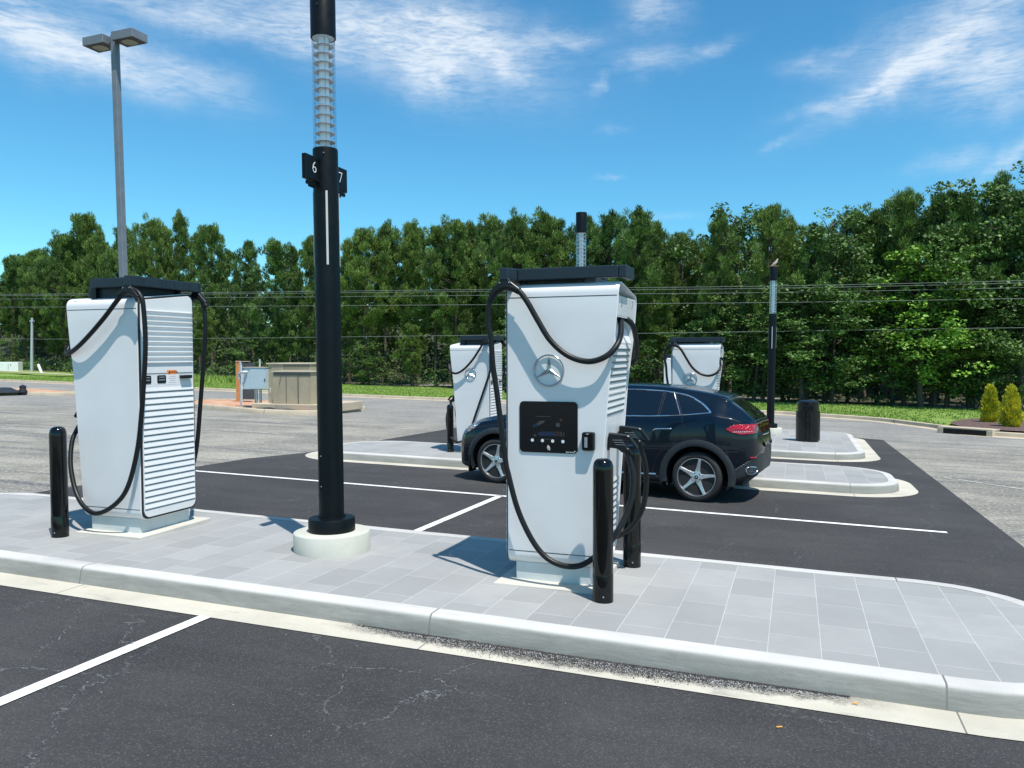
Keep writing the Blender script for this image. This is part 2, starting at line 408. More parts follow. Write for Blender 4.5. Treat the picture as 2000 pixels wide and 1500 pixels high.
def text_mesh(txt, size, mat, parent, mtx, name='lettering', extrude=.002, bold=0.):
    cu = bpy.data.curves.new(name, 'FONT'); cu.body = txt; cu.size = size; cu.extrude = extrude; cu.offset = bold
    cu.align_x = 'CENTER'; cu.align_y = 'CENTER'; cu.resolution_u = 4
    o = bpy.data.objects.new(name, cu); COL.objects.link(o); bpy.context.view_layer.update()
    me = bpy.data.meshes.new_from_object(o.evaluated_get(bpy.context.evaluated_depsgraph_get()))
    bpy.data.objects.remove(o); me.transform(mtx); me.materials.clear(); me.materials.append(MATS[mat]); me.name = name
    q = bpy.data.objects.new(name, me); COL.objects.link(q); q.parent = parent
    return q
def face_m(origin, right, up):
    r = Vector(right).normalized(); u = Vector(up).normalized(); n = r.cross(u)
    m = Matrix((r, u, n)).transposed().to_4x4(); m.translation = Vector(origin); return m
# ------------------------------------------------------------------ camera, sun, sky
cam_d = bpy.data.cameras.new('camera'); cam = bpy.data.objects.new('camera', cam_d); COL.objects.link(cam); SC.camera = cam
Rw = Matrix(((.94165806,.02640972,-.33553333),(.33601344,-.0164034,.94171434),(.01936653,-.99951661,-.02432041)))
cm = Matrix((Rw.col[0], -Rw.col[1], -Rw.col[2])).transposed().to_4x4(); cm.translation = (0,0,1.9); cam.matrix_world = cm
cam_d.sensor_width = 36; cam_d.lens = 36*1550/2000; cam_d.clip_end = 3000; cam_d.clip_start = .05

SUN = Vector((.33, -.285, 1.)).normalized()
el = math.asin(SUN.z); az = math.atan2(SUN.x, SUN.y)
sd = bpy.data.lights.new('sun', 'SUN'); sd.energy = 5.0; sd.angle = rad(.53); sd.color = (1., .935, .865)
so = bpy.data.objects.new('sun', sd); COL.objects.link(so); so.rotation_euler = SUN.to_track_quat('Z', 'Y').to_euler(); so.location = (5,-5,30)
W = bpy.data.worlds.new('World'); SC.world = W; W.use_nodes = True; nt = W.node_tree; T = NT(nt); nt.nodes.clear()
sky = T.n('ShaderNodeTexSky', sky_type='NISHITA'); sky.sun_disc = False; sky.sun_elevation = el; sky.sun_rotation = az
sky.air_density = 1.; sky.dust_density = .35; sky.ozone_density = 2.2; sky.altitude = 250
hs = T.n('ShaderNodeHueSaturation'); hs.inputs['Saturation'].default_value = 1.20; hs.inputs['Value'].default_value = 1.88; T.nt.links.new(sky.outputs[0], hs.inputs['Color'])
dirv = T.n('ShaderNodeTexCoord').outputs['Generated']
sx, sy, sz = T.sep(dirv)
azn = T.math('ARCTAN2', sx, sy); eln = T.math('ARCSINE', sz)
CL = [(-0.889,0.333,0.134,0.0284,-0.14,1),(-0.754,0.381,0.163,0.0163,-0.05,0.7),(-0.54,0.379,0.175,0.0349,-0.21,0.9),(-0.415,0.392,0.106,0.0294,-0.17,1),(-0.452,0.352,0.042,0.0298,-0.61,0.8),(-0.363,0.356,0.042,0.012,-0.52,0.5),(-0.28,0.383,0.041,0.0106,0.0,0.6),(-0.18,0.414,0.035,0.0202,0.0,0.7),(-0.182,0.36,0.035,0.013,0.14,0.6),(-0.106,0.372,0.029,0.0069,0.21,0.5),(-0.732,0.314,0.073,0.0197,-0.26,0.35),(0.148,0.36,0.1,0.0316,0.44,0.8),(0.198,0.318,0.057,0.0364,0.0,1),(0.099,0.322,0.071,0.0121,0.52,0.8),(0.024,0.298,0.034,0.008,0.26,0.5),(0.011,0.342,0.031,0.0102,0.0,0.5),(0.039,0.357,0.019,0.0056,0.0,0.4),(0.157,0.231,0.027,0.012,0.17,0.5),(0.21,0.231,0.048,0.0106,0.61,0.6),(-0.241,0.333,0.014,0.0048,0.52,0.5),(-0.227,0.289,0.017,0.0055,0.0,0.35),(-0.026,0.26,0.021,0.0047,0.17,0.35),(-0.226,0.226,0.014,0.0037,0.0,0.4),(-0.15,0.187,0.037,0.0043,-0.03,0.25),(-0.846,0.317,0.08,0.016,-0.17,0.4),
 (1.5,.5,.3,.1,.3,.9),(2.6,.6,.4,.09,-.2,.9),(-2.2,.45,.4,.08,.2,.9),(.9,.45,.2,.05,.4,.9),(-1.5,.4,.3,.06,-.1,.9),(0.2,.7,.4,.07,.3,.8)]
cmb = T.n('ShaderNodeCombineXYZ'); T.put(cmb.inputs[0], azn); T.put(cmb.inputs[1], eln)
ang = cmb.outputs[0]
wob = T.n('ShaderNodeVectorMath', operation='SUBTRACT'); T.put(wob.inputs[0], T.noise(ang, 14, 5, .6, 0, 1)); wob.inputs[1].default_value = (.5,.5,.5)
ws = T.n('ShaderNodeVectorMath', operation='MULTIPLY'); T.nt.links.new(wob.outputs[0], ws.inputs[0]); ws.inputs[1].default_value = (.09,.045,0)
wa = T.n('ShaderNodeVectorMath', operation='ADD'); T.put(wa.inputs[0], ang); T.nt.links.new(ws.outputs[0], wa.inputs[1])
wx, wy, _ = T.sep(wa.outputs[0])
mask = None
for (a, e, s1, s2, th, amp) in CL:
    dx = T.math('SUBTRACT', wx, a); dy = T.math('SUBTRACT', wy, e); c, s = math.cos(th), math.sin(th)
    u = T.math('MULTIPLY_ADD', dy, s/s1, T.math('MULTIPLY', dx, c/s1)); v = T.math('MULTIPLY_ADD', dy, c/s2, T.math('MULTIPLY', dx, -s/s2))
    q = T.math('MULTIPLY_ADD', v, v, T.math('MULTIPLY', u, u))
    g = T.math('MULTIPLY', T.math('POWER', 2.718, T.math('MULTIPLY', q, -.9)), amp)
    mask = g if mask is None else T.math('ADD', mask, g)
skyc = T.mix(1., hs.outputs[0], (.58, 1.02, 1.0), 'MULTIPLY')
n1 = T.noise(T.mapv(ang, (1, 3.2, 1), (0,0,.22)), 9, 8, .5, .9)
n2 = T.noise(T.mapv(ang, (1, 4.5, 1), (0,0,-.35)), 24, 8, .55, 1.4)
n3 = T.noise(T.mapv(ang, (1, 5.5, 1), (0,0,.30)), 60, 7, .62, 1.0)
tex = T.math('MULTIPLY_ADD', n3, .30, T.math('MULTIPLY_ADD', n2, .45, T.math('MULTIPLY', n1, .45)))
den = T.math('MULTIPLY', T.math('MINIMUM', mask, 1.25), T.ramp(tex, .24, .84), clamp=True)
den = T.math('MULTIPLY', T.math('POWER', den, 1.1), .82)
col = T.mix(den, skyc, (9.8, 10.6, 11.4))
bg = T.n('ShaderNodeBackground'); T.put(bg.inputs[0], col); bg.inputs[1].default_value = .075
wo = T.n('ShaderNodeOutputWorld'); T.nt.links.new(bg.outputs[0], wo.inputs[0])
SC.view_settings.view_transform = 'Standard'; SC.view_settings.look = 'None'; SC.view_settings.exposure = 0.28; SC.view_settings.gamma = 1

# ------------------------------------------------------------------ ground sheets
def sheet(name, poly, z, mat, sub=0):
    o = mesh_obj(name, [(x, y, z) for x, y in poly], [tuple(range(len(poly)))], mat)
    if o.data.polygons[0].normal.z < 0: o.data.flip_normals()
    return struct(o)
sheet('parking_lot', [(-500,-300),(500,-300),(500,500),(-500,500)], 0., 'old_asphalt')
sheet('charging_bays_asphalt', [(-9.85,-6),(2.45,-6),(2.42,10.4),(2.36,24.3),(-2.5,26.5),(-9.4,25.5),(-9.46,14),(-9.85,12.6)], .004, 'new_asphalt')
sheet('resurfaced_strip', [(-2.02,7.4),(2.40,7.4),(2.40,10.45),(-1.75,10.6)], .007, 'patch_asphalt')
def line(name, a, b, w, z=.011):
    a = Vector((*a, z)); b = Vector((*b, z)); d = (b-a).normalized(); n = Vector((-d.y, d.x, 0))*w/2
    m = 24; vs = []
    for i in range(m+1):
        p = a.lerp(b, i/m); j = random.uniform(-.003, .003); vs += [p-n*(1+j*20*.1), p+n*(1+j*20*.1)]
    return struct(mesh_obj(name, vs, [(2*i, 2*i+2, 2*i+3, 2*i+1) for i in range(m)], 'line_paint'))
line('bay_line', (-9.9,10.78), (1.75,10.58), .095)
line('bay_line', (-3.96,7.45), (-3.95,10.68), .10)
line('bay_line', (-4.04,-2.), (-4.03,4.70), .10)
line('bay_line', (-3.9,2.1+16.6), (-3.9,13.25+12), .10)

def faded(a, b, w=.09):
    a = Vector((*a, .006)); b = Vector((*b, .006)); d = (b-a).normalized(); n = Vector((-d.y, d.x, 0))*w/2
    struct(mesh_obj('bay_line', [a-n, b-n, b+n, a+n], [(0,1,2,3)], 'faded_paint'))
for a, b in (((2.6,16.2),(7.5,11.2)),((3.6,22.5),(9.,19.6)),((-26,19.5),(-12.5,17.2)),((-24,15.2),(-11.5,15.)),((-30,24.5),(-12,23.)),((3.2,9.5),(8,5))): faded(a, b)
def round_poly(pts, radii, n=10):
    out = []; m = len(pts)
    for i in range(m):
        p = Vector(pts[i]); a = Vector(pts[i-1]); b = Vector(pts[(i+1) % m]); r = radii[i]
        d1 = (a-p).normalized(); d2 = (b-p).normalized(); half = d1.angle(d2)/2; t = r/math.tan(half)
        c = p + (d1+d2).normalized()*(r/math.sin(half)); s = p+d1*t-c; e = p+d2*t-c
        a0 = math.atan2(s.y, s.x); a1 = math.atan2(e.y, e.x); da = (a1-a0+PI) % (2*PI)-PI
        for k in range(n+1): out.append((c.x+r*math.cos(a0+da*k/n), c.y+r*math.sin(a0+da*k/n)))
    return out
def densify(poly, step=.25):
    out = []
    for i in range(len(poly)):
        a, b = Vector(poly[i]), Vector(poly[(i+1) % len(poly)]); n = max(1, int((b-a).length/step))
        for k in range(n): out.append(tuple(a.lerp(b, k/n)))
    return out
def inset(poly, d):
    """inward offset for a counter-clockwise outline"""
    out = []; n = len(poly)
    for i in range(n):
        a, p, b = Vector(poly[i-1]), Vector(poly[i]), Vector(poly[(i+1) % n])
        e1 = (p-a).normalized(); e2 = (b-p).normalized(); n1 = Vector((-e1.y, e1.x)); n2 = Vector((-e2.y, e2.x))
        v = (n1+n2); v = v/max(.3, v.length_squared)*2; out.append((p.x+v.x*d, p.y+v.y*d))
    return out
def island(outline, kerb=.17, gut=.27, h=.15, top='paver_stone', kmat='kerb_concrete', gmat='gutter_concrete', names=('kerb','gutter','pavement'), topz=-.004, batter=.02):
    ol = densify(outline)
    rings = []
    for off, z in ((0., -.02), (0., .0), (batter*.8, h*.75), (batter+.003, h-.022), (batter+.014, h-.006), (batter+.03, h), (kerb-.004, h+.001), (kerb, h-.004), (kerb, h-.05)):
        rings.append([(x, y, z + (random.uniform(-.0012,.0012) if z > .1 else 0)) for x, y in inset(ol, off)])
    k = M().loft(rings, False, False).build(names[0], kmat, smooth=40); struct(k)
    if gut:
        g = [[(x, y, z) for x, y in inset(ol, -o)] for o, z in ((gut, .009), (gut*.5, .010), (-.03, .012))]
        struct(M().loft(g, False, False).build(names[1], gmat))
    t = inset(ol, kerb-.002)
    o = mesh_obj(names[2], [(x, y, h+topz) for x, y in t], [tuple(range(len(t)))], top)
    if o.data.polygons[0].normal.z < 0: o.data.flip_normals()
    struct(o); return o
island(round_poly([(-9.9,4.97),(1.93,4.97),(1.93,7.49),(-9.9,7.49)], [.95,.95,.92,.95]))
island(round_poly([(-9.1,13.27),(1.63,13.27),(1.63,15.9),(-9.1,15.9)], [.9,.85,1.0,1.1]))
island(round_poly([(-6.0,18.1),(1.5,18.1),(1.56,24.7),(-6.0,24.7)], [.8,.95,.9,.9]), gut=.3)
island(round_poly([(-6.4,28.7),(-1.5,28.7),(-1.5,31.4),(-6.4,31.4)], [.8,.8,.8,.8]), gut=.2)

# construction islands with clay and fabric on the far side of the lot
def old_island(outline): return island(outline, kerb=.16, gut=0, h=.17, top='red_clay', kmat='old_kerb', names=('kerb','gutter','clay_ground'), topz=-.03, batter=.03)
old_island(round_poly([(-23.5,25.9),(-21.5,24.5),(-17.8,23.25),(-15.7,23.3),(-15.6,27.4),(-20,29.2),(-24,28.3)], [.5,1.,1.5,.9,1.,1.,.6]))
old_island(round_poly([(-47,23.),(-36,27.4),(-32.9,28.2),(-33.,29.6),(-37,30.8),(-52,29)], [.5,1.5,.6,.6,1,1]))
def fabric(name, label, pts, z0, hh, seed):
    r = random.Random(seed); m = M()
    N = 26; xs = [p[0] for p in pts]; ys = [p[1] for p in pts]; x0, x1, y0, y1 = min(xs), max(xs), min(ys), max(ys)
    vs = []
    for i in range(N+1):
        for j in range(9):
            u, v = i/N, j/8; edge = min(u, 1-u)*4; e2 = min(v, 1-v)*4
            z = z0 + hh*min(1, edge)*min(1, e2)*(.55+.45*math.sin(u*17+seed)*math.cos(v*5+u*9)+r.uniform(-.15,.15))
            vs.append((x0+(x1-x0)*u+r.uniform(-.05,.05), y0+(y1-y0)*v+r.uniform(-.06,.06)+.25*math.sin(u*7+seed), max(z0, z)))
    fs = [(i*9+j, (i+1)*9+j, (i+1)*9+j+1, i*9+j+1) for i in range(N) for j in range(8)]
    o = mesh_obj(name, vs, fs, 'black_fabric', smooth=True); md = o.modifiers.new('thickness', 'SOLIDIFY'); md.thickness = .01
    return tag(o, label, 'ground fabric')
fabric('ground_fabric', 'black landscape fabric spread on red clay before the tan cabinets', [(-19.3,23.9),(-15.95,24.7)], .145, .07, 1)
fabric('ground_fabric', 'crumpled black fabric on the bare clay island by the left edge', [(-41,26.4),(-34.4,28.4)], .15, .26, 3)
m = M()
for z, r in ((.14,.05),(.3,.2),(.45,.16)): pass
m.lathe([(.18,.0),(.22,.15),(.13,.3),(.16,.42),(.02,.5)], (-34.6,27.75), 9)
tag(m.build('fabric_bundle', 'black_fabric', smooth=60), 'small bundle of black fabric slumped over the kerb of the clay island', 'fabric bundle')

# lawn, bed, forest floor
KP = [(-140,58),(-95,50),(-60,42.5),(-46,40.6),(-31.6,38.6),(-21.3,37.2),(-16.8,37.0),(-8,36.6),(-1.46,35.7),(.19,35.2),(2.8,33.5),(4.,31.4),(4.8,29.6),(5.0,28.3),(5.6,27.7),(6.6,27.3),(9,26.6),(14,25.2),(40,19)]
kp = catmull([(x, y, 0) for x, y in KP], 6)
def strip_mesh(name, pts, prof, mat):
    vs = []; n = len(prof)
    for i, p in enumerate(pts):
        a = Vector(pts[max(i-1, 0)]); b = Vector(pts[min(i+1, len(pts)-1)]); d = (b-a).normalized(); nn = Vector((-d.y, d.x, 0))
        for off, z in prof: q = Vector(p)+nn*off; vs.append((q.x, q.y, z))
    fs = [(i*n+k, (i+1)*n+k, (i+1)*n+k+1, i*n+k+1) for i in range(len(pts)-1) for k in range(n-1)]
    o = mesh_obj(name, vs, fs, mat, smooth=True)
    shade(o, 40); return struct(o)
strip_mesh('lawn_kerb', kp, [(-.35,.003),(-.03,.012),(0,.02),(.02,.13),(.05,.15),(.16,.15),(.17,.08)], 'old_kerb')
def ground_grid(name, x0, x1, nx, yfun0, yfun1, ny, zfun, mat):
    vs = []; 
    for i in range(nx+1):
        x = x0+(x1-x0)*i/nx; a, b = yfun0(x), yfun1(x)
        for j in range(ny+1):
            y = a+(b-a)*j/ny; vs.append((x, y, zfun(x, y, j/ny)))
    w = ny+1
    return struct(mesh_obj(name, vs, [(i*w+j, (i+1)*w+j, (i+1)*w+j+1, i*w+j+1) for i in range(nx) for j in range(ny)], mat, smooth=True))
kx = [p[0] for p in kp]; ky = [p[1] for p in kp]
TX = [-160,-95,-46,-31,-14.5,-1.35,7.5,25,60]; TY = [90,73,54.5,53.5,51,46,46,44,42]
kerb_y = lambda x: float(np.interp(x, kx, ky)); tree_y = lambda x: float(np.interp(x, TX, TY))
def lawn_z(x, y, t): return .12 - .03*t + .03*math.sin(x*.7)*math.sin(y*.6)*min(1, t*5)
ground_grid('lawn', -138, 39, 220, lambda x: kerb_y(x)+.17, lambda x: tree_y(x)+1.5, 14, lawn_z, 'lawn')
ground_grid('forest_floor', -158, 58, 60, lambda x: tree_y(x)+.8, lambda x: 160, 10, lambda x, y, t: .02+(0 if t < .12 else 7.*min(1, (t-.12)*4))+.1*math.sin(x*.5)*math.cos(y*.4), 'forest_soil')
bed = catmull([(5.25,31.6,0),(5.0,30.),(5.22,28.5),(5.8,27.95),(6.8,27.6),(9,26.9),(10,29),(9.5,33),(7.5,35.2),(6.2,34)][0:0] or [(5.25,31.6,0),(5.05,30.,0),(5.22,28.5,0),(5.8,27.95,0),(6.8,27.6,0),(9,26.9,0),(10,29,0),(9.5,33,0),(7.5,35.2,0),(6.2,34,0)], 5, True)
ctr = (7.2, 30.8, .24)
struct(mesh_obj('mulch_bed', [ctr]+[(p[0], p[1], .19) for p in bed], [(0, i+1, (i+1) % len(bed)+1) for i in range(len(bed))], 'mulch', smooth=True))
strip_mesh('sidewalk', [(x, y, 0) for x, y in ((-120,66),(-90,60.5),(-73,56.1),(-57,50.9),(-50,49.2),(-44,48.2))], [(-.6,.30),(-.6,.34),(.6,.34),(.6,.30)], 'old_kerb')
# storm drain
dr = thing('storm_drain', 'dark kerb inlet opening below the mulch bed with yellow shrubs', 'storm drain', (5.05,27.95,0), -.55, lean=(0,0))
M().prism(rrect(-.62,.62,.0,.16,.02), -.13, -.05, 'y').build('opening', 'hole_black', dr)
M().box(-.8,.8,-.12,.45,.165,.215).build('lid', 'old_kerb', dr, bevel=.01)
M().box(-.8,-.63,-.14,.1,.0,.165).box(.63,.8,-.14,.1,.0,.165).each('throat_wall', 'old_kerb', dr, bevel=.008)

# lawn blades (stuff)
def blades():
    n = 70000; x = rng.uniform(-62, 18, n); u = rng.uniform(0, 1, n)**1.3
    ya = np.interp(x, kx, ky)+.22; yb = np.interp(x, TX, TY)+.4; y = ya+(yb-ya)*u; t = u
    inb = (x > 5.0) & (x < 10) & (y < 35); x, y, t = x[~inb], y[~inb], t[~inb]; n = len(x)
    z = .12-.03*t+.03*np.sin(x*.7)*np.sin(y*.6)*np.minimum(1, t*5)
    h = rng.uniform(.03, .075, n); w = rng.uniform(.02, .05, n); a = rng.uniform(0, 2*PI, n)
    tall = (x < -36) & (t > .62); h[tall] *= 8; w[tall] *= 1.5
    dx, dy = np.cos(a)*w, np.sin(a)*w; lx, ly = rng.normal(0, .35, n)*h, rng.normal(0, .35, n)*h
    V = np.stack([np.stack([x-dx, y-dy, z], 1), np.stack([x+dx, y+dy, z], 1), np.stack([x+lx, y+ly, z+h], 1)], 1)
    o = bpy.data.objects.new('grass', tri_mesh('grass', V, 'grass_blades', rng.uniform(0, 1, n))); COL.objects.link(o)
    tag(o, 'short green mown grass on the lawn before the trees', 'grass', kind='stuff')
blades()

# loose gravel in the gutter, cigarette butts
def gravel():
    V = []; base = np.array([(1,0,0),(-1,0,0),(0,1,0),(0,-1,0),(0,0,1),(0,0,-1)], float)
    F = [(0,2,4),(2,1,4),(1,3,4),(3,0,4),(2,0,5),(1,2,5),(3,1,5),(0,3,5)]
    for mat, n, nm, lab in (('stone_dark', 15000, 'gravel', 'dark loose gravel lying in the gutter along the front kerb'), ('stone_light', 3000, 'gravel', 'pale grit scattered along the gutter of the front kerb')):
        x = rng.beta(1.6, 1.3, n)*3.3-2.95; wid = .015+.13*np.clip(np.sin((x+2.95)/3.3*PI)*1.1, 0.1, 1)
        y = 4.965-np.abs(rng.normal(0, .5, n))*wid - (0 if mat == 'stone_dark' else .03)
        k = y > 4.72; x, y = x[k], y[k]; n = len(x)
        s = rng.uniform(.0015, .0045, n); 
        B = base[None]*s[:, None, None]*rng.uniform(.6, 1.3, (n, 6, 1)); a = rng.uniform(0, 6.28, n)
        X = B[..., 0]*np.cos(a)[:, None]-B[..., 1]*np.sin(a)[:, None]; Y = B[..., 0]*np.sin(a)[:, None]+B[..., 1]*np.cos(a)[:, None]
        Q = np.stack([X+x[:, None], Y+y[:, None], B[..., 2]+.013+s[:, None]*.4], 2)
        tr = np.stack([Q[:, f, :] for f in F], 1).reshape(-1, 3, 3)
        o = bpy.data.objects.new(nm, tri_mesh(nm, tr, mat)); COL.objects.link(o); tag(o, lab, 'gravel', kind='stuff')
gravel()
for (x, y, z, a, lab) in ((-.03,4.4,.012,.5,'orange cigarette butt lying on the dark asphalt before the front gutter'), (.37,4.86,.02,-.1,'orange cigarette butt lying against the kerb at the end of the gravel')):
    o = M().tube([(-.016,0,0),(.016,0,0)], .0042, 8).build('cigarette_butt', 'butt_orange', smooth=40); o.location = (x, y, z); o.rotation_euler = (0,0,a)
    tag(o, lab, 'cigarette butt', 'cigarette butts near the front kerb')
# ------------------------------------------------------------------ EV chargers
XF_Z = [.15,.155,.6,1.1,1.6,2.0,2.42]; XF_X = [.285,.29,.32,.355,.392,.442,.476]
xf_ = lambda z: float(np.interp(z, XF_Z, XF_X))
def ring_yz(sh=0., n=7):
    """cross-section outline, high side at -y; sh = inset"""
    y0, y1, zb, zt0, zt1, r = -.375+sh, .375-sh, .155+sh, 2.41-sh, 2.34-sh, .085-sh*.6
    out = []
    def arc(cy, cz, a0, a1):
        for k in range(n+1):
            a = rad(a0+(a1-a0)*k/n); out.append((cy+r*math.cos(a), cz+r*math.sin(a)))
    arc(y0+r, zb+r, 270, 180)
    for k in range(1, 12): out.append((y0, zb+r+(zt0-r-zb-r)*k/12))
    arc(y0+r, zt0-r, 180, 94)
    for k in range(1, 4): out.append((y0+r+(y1-y0-2*r)*k/4, zt0+(zt1-zt0)*k/4))
    arc(y1-r, zt1-r, 84, 0)
    for k in range(1, 12): out.append((y1, zt1-r-(zt1-r-zb-r)*k/12))
    arc(y1-r, zb+r, 0, -90)
    return out
def slab(sh, x0, x1, bev=0.):
    r = ring_yz(sh); return M().loft([[(x0, y, z) for y, z in r], [(x1, y, z) for y, z in r]])
def cable_part(root, pts, r=.0228, n=7):
    return M().tube(catmull(pts, n), r, 12).build('cable', 'black_rubber', root, smooth=60)
def connector(root, y, dz=0., dx=0.):
    body = [(.35,1.222),(.45,1.214),(.518,1.207),(.533,1.2),(.598,1.116),(.591,1.104),(.578,1.108),(.522,1.18),(.505,1.186),(.470,1.190),(.462,1.180),(.520,1.105),(.533,1.098),(.507,1.071),(.479,1.066),(.439,1.097),(.345,1.106)]
    body = [(a+dx, b+dz) for a, b in body]
    c = M().prism(body, y-.032, y+.032).build('connector', 'black_plastic', root, bevel=.006, bseg=1)
    M().prism([(a+dx, b+dz) for a, b in [(.590,1.118),(.598,1.106),(.53,1.094),(.525,1.106)]], y-.022, y+.022).build('grip_guard', 'black_plastic', c)
    M().tube([(.515+dx,y,1.105+dz),(.545+dx,y,1.055+dz)], .028, 12).build('cable_gland', 'black_rubber', c, smooth=60)
    g = M()
    for k in range(3): g.box(.40+.012*k+dx, .475+.012*k+dx, y-.0345, y-.033, 1.165-.018*k+dz, 1.168-.018*k+dz)
    g.build('grip_rib', 'print_grey', c)
    return c
def hook(root, s):
    """rubber cable clamp hanging from the rear corner of the canopy, side s = -1 or +1"""
    y = s*.457
    poly = [(-.455,2.45),(-.395,2.45),(-.372,2.42),(-.298,2.365),(-.318,2.325),(-.36,2.352),(-.42,2.374),(-.48,2.358),(-.532,2.308),(-.57,2.33),(-.50,2.40)]
    h = M().prism(poly, y-.024, y+.024).build('cable_clamp', 'black_plastic', root, bevel=.006, bseg=1)
    sl = M().tube(catmull([(-.31,y,2.345),(-.36,y,2.37),(-.415,y,2.383),(-.475,y,2.37),(-.525,y,2.33),(-.553,y,2.285)], 4), .029, 12).build('sleeve', 'black_rubber', h, smooth=60)
    b = M()
    for x, z in ((-.385,2.415),(-.465,2.415)): b.tube([(x, y-s*-.022, z), (x, y+s*.030, z)], .006, 8)
    b.each('bolt', 'satin_steel', h)
def emblem(root, x, z, y, s, r=.122):
    """three-pointed star in a ring on the side panel; s = -1 faces -y"""
    e = M().tube([(x+r*math.cos(a), y+s*.012, z+r*math.sin(a)) for a in np.linspace(0, 2*PI, 49)[:-1]], .0065, 8, closed=True).build('emblem', 'emblem_metal', root, smooth=60)
    st = M()
    for k in range(3):
        a = PI/2+k*2*PI/3; tip = (x+(r-.004)*math.cos(a), y+s*.012, z+(r-.004)*math.sin(a))
        q = [(x+.021*math.cos(a+d), y+s*.004, z+.021*math.sin(a+d)) for d in (PI/3, -PI/3)]; c = (x, y+s*.024, z); b = (x, y+s*.004, z)
        st.add([c, q[0], tip, q[1], b], [(0,1,2),(0,2,3),(4,2,1),(4,3,2)])
    st.build('star', 'emblem_metal', e)
def build_charger(label, loc, rz, scale=1., emblem_side=None, screen=False, cables=(), conn=((-.18,0,-.015),(.16,.028,.015)), canopy=.525):
    t = thing('ev_charger', label, 'charger', loc, rz, 'white electric vehicle chargers', scale=scale)
    # shell: rear ring to the raked front ring
    R0 = ring_yz(.004); R1 = ring_yz(0.)
    rings = [[(-.442, y, z) for y, z in R0], [(-.438, y, z) for y, z in R1]]
    for f in (.33, .66): rings.append([(-.438+(xf_(z)+.438)*f, y, z) for y, z in R1])
    rings.append([(xf_(z)-.004, y, z) for y, z in R1]); rings.append([(xf_(z), y, z) for y, z in ring_yz(.004)])
    rings.append([(xf_(z)-.004, y, z) for y, z in ring_yz(.010)]); rings.append([(xf_(z)-.13, y, z) for y, z in ring_yz(.012)])
    sh = M().loft(rings, True, True).build('body_shell', 'white_paint', t, smooth=32)
    seam = M()
    for s in (-1, 1):
        zt = 2.30 if s < 0 else 2.225
        for z, xa in ((zt, xf_(zt)-.012), (.262, xf_(.262)-.012)):
            seam.box(-.43, xa, s*.3745 if s > 0 else -.3762, s*.3762 if s > 0 else -.3745, z-.0028, z+.0028)
    seam.each('panel_seam', 'black_gasket', t)
    # rear: gasket, panel, louvres
    slab(.0075, -.452, -.441).build('gasket', 'black_gasket', t, smooth=32)
    rp = slab(.026, -.462, -.447).build('rear_panel', 'white_paint', t, smooth=32, bevel=.002, bseg=1)
    lv = M(); sl = M(); lu = M()
    for k in range(11):
        z = 2.215-k*.0505; zz = z
        lu.prism([(-.4615, zz), (-.4765, zz-.004), (-.4765, zz-.012), (-.4615, zz-.031)], -.335, .338)
    for k in range(20):
        z = 1.455-k*.0605
        lv.prism([(-.4615, z), (-.4690, z-.036), (-.4690, z-.040), (-.4615, z-.041)], -.338, .343)
        sl.box(-.4635, -.4605, -.338, .343, z-.0535, z-.0445)
    for z in (1.585,): sl.box(-.4635, -.4605, -.338, .343, z, z+.010)
    lu.build('louvre', 'white_paint', t); lv.build('louvre', 'white_paint', t); sl.build('louvre_gap', 'slot_dark', t)
    # fittings on the middle strip (listed from the -x viewer's side, y mirrored)
    for ya, yb in ((.235,.345),(.04,.165)):
        f = M().prism([(y, z) for y, z in rrect(ya, yb-.01, 1.492, 1.572, .014)], -.4655, -.461, 'x').build('lock_recess', 'black_plastic', t)
        M().box(-.468,-.4655,ya+.02,yb-.03,1.52,1.53).box(-.468,-.4655,ya+.02,yb-.03,1.548,1.556).each('lock_bar', 'print_grey', f)
    st = M().box(-.4632,-.461,-.105,.025,1.478,1.578).build('warning_sticker', 'label_white', t)
    M().box(-.4642,-.4633,-.105,.025,1.578,1.622).build('warning_header', 'label_orange', st)
    mx = face_m((-.4645,-.058,1.599), (0,-1,0), (0,0,1)); text_mesh('WARNING', .026, 'print_black', st, mx, 'lettering', .0004, .0006)
    M().prism([(.005,1.585),(-.017,1.585),(-.006,1.613)], -.4650, -.4643, 'x').build('warning_triangle', 'print_black', st)
    g = M()
    for k in range(4): g.box(-.4638,-.4632,-.095,.01-.02*(k%2),1.495+.02*k,1.499+.02*k)
    g.build('small_print', 'print_grey', st)
    M().box(-.50,-.461,-.295,-.145,1.532,1.566).build('lever_handle', 'black_plastic', t, bevel=.005, bseg=1)
    # front (connector) side
    prof = [(xf_(z)-.012, z) for z in (.18,.5,.9,1.3,1.7,1.94)] + [(xf_(2.14)-.115, 2.14), (xf_(2.14)-.006, 2.146), (xf_(2.30)-.006, 2.30), (xf_(2.33)-.13, 2.325), (xf_(.2)-.13, .18)]
    M().prism(prof, -.357, .357).build('front_panel', 'white_paint', t, bevel=.004, bseg=1)
    M().box(.20,.30,-.20,.20,2.30,2.31)
    fl = M(); fs = M()
    for k in range(11):
        z = 1.925-k*.051; x = xf_(z)-.012
        fl.prism([(x, z), (x+.006, z-.030), (x+.006, z-.034), (x-.002, z-.036)], -.318, .318); fs.box(x-.006, x-.0005, -.318, .318, z-.049, z-.037)
    fl.build('louvre', 'white_paint', t); fl = M(); fs.build('louvre_gap', 'slot_dark', t); fs = M()
    for k in range(10):
        z = .82-k*.055; x = xf_(z)-.012
        fl.prism([(x, z), (x+.006, z-.032), (x+.006, z-.036), (x-.002, z-.038)], -.318, .318); fs.box(x-.006, x+.0003, -.318, .318, z-.052, z-.039)
    fl.build('louvre', 'white_paint', t); fs.build('louvre_gap', 'slot_dark', t)
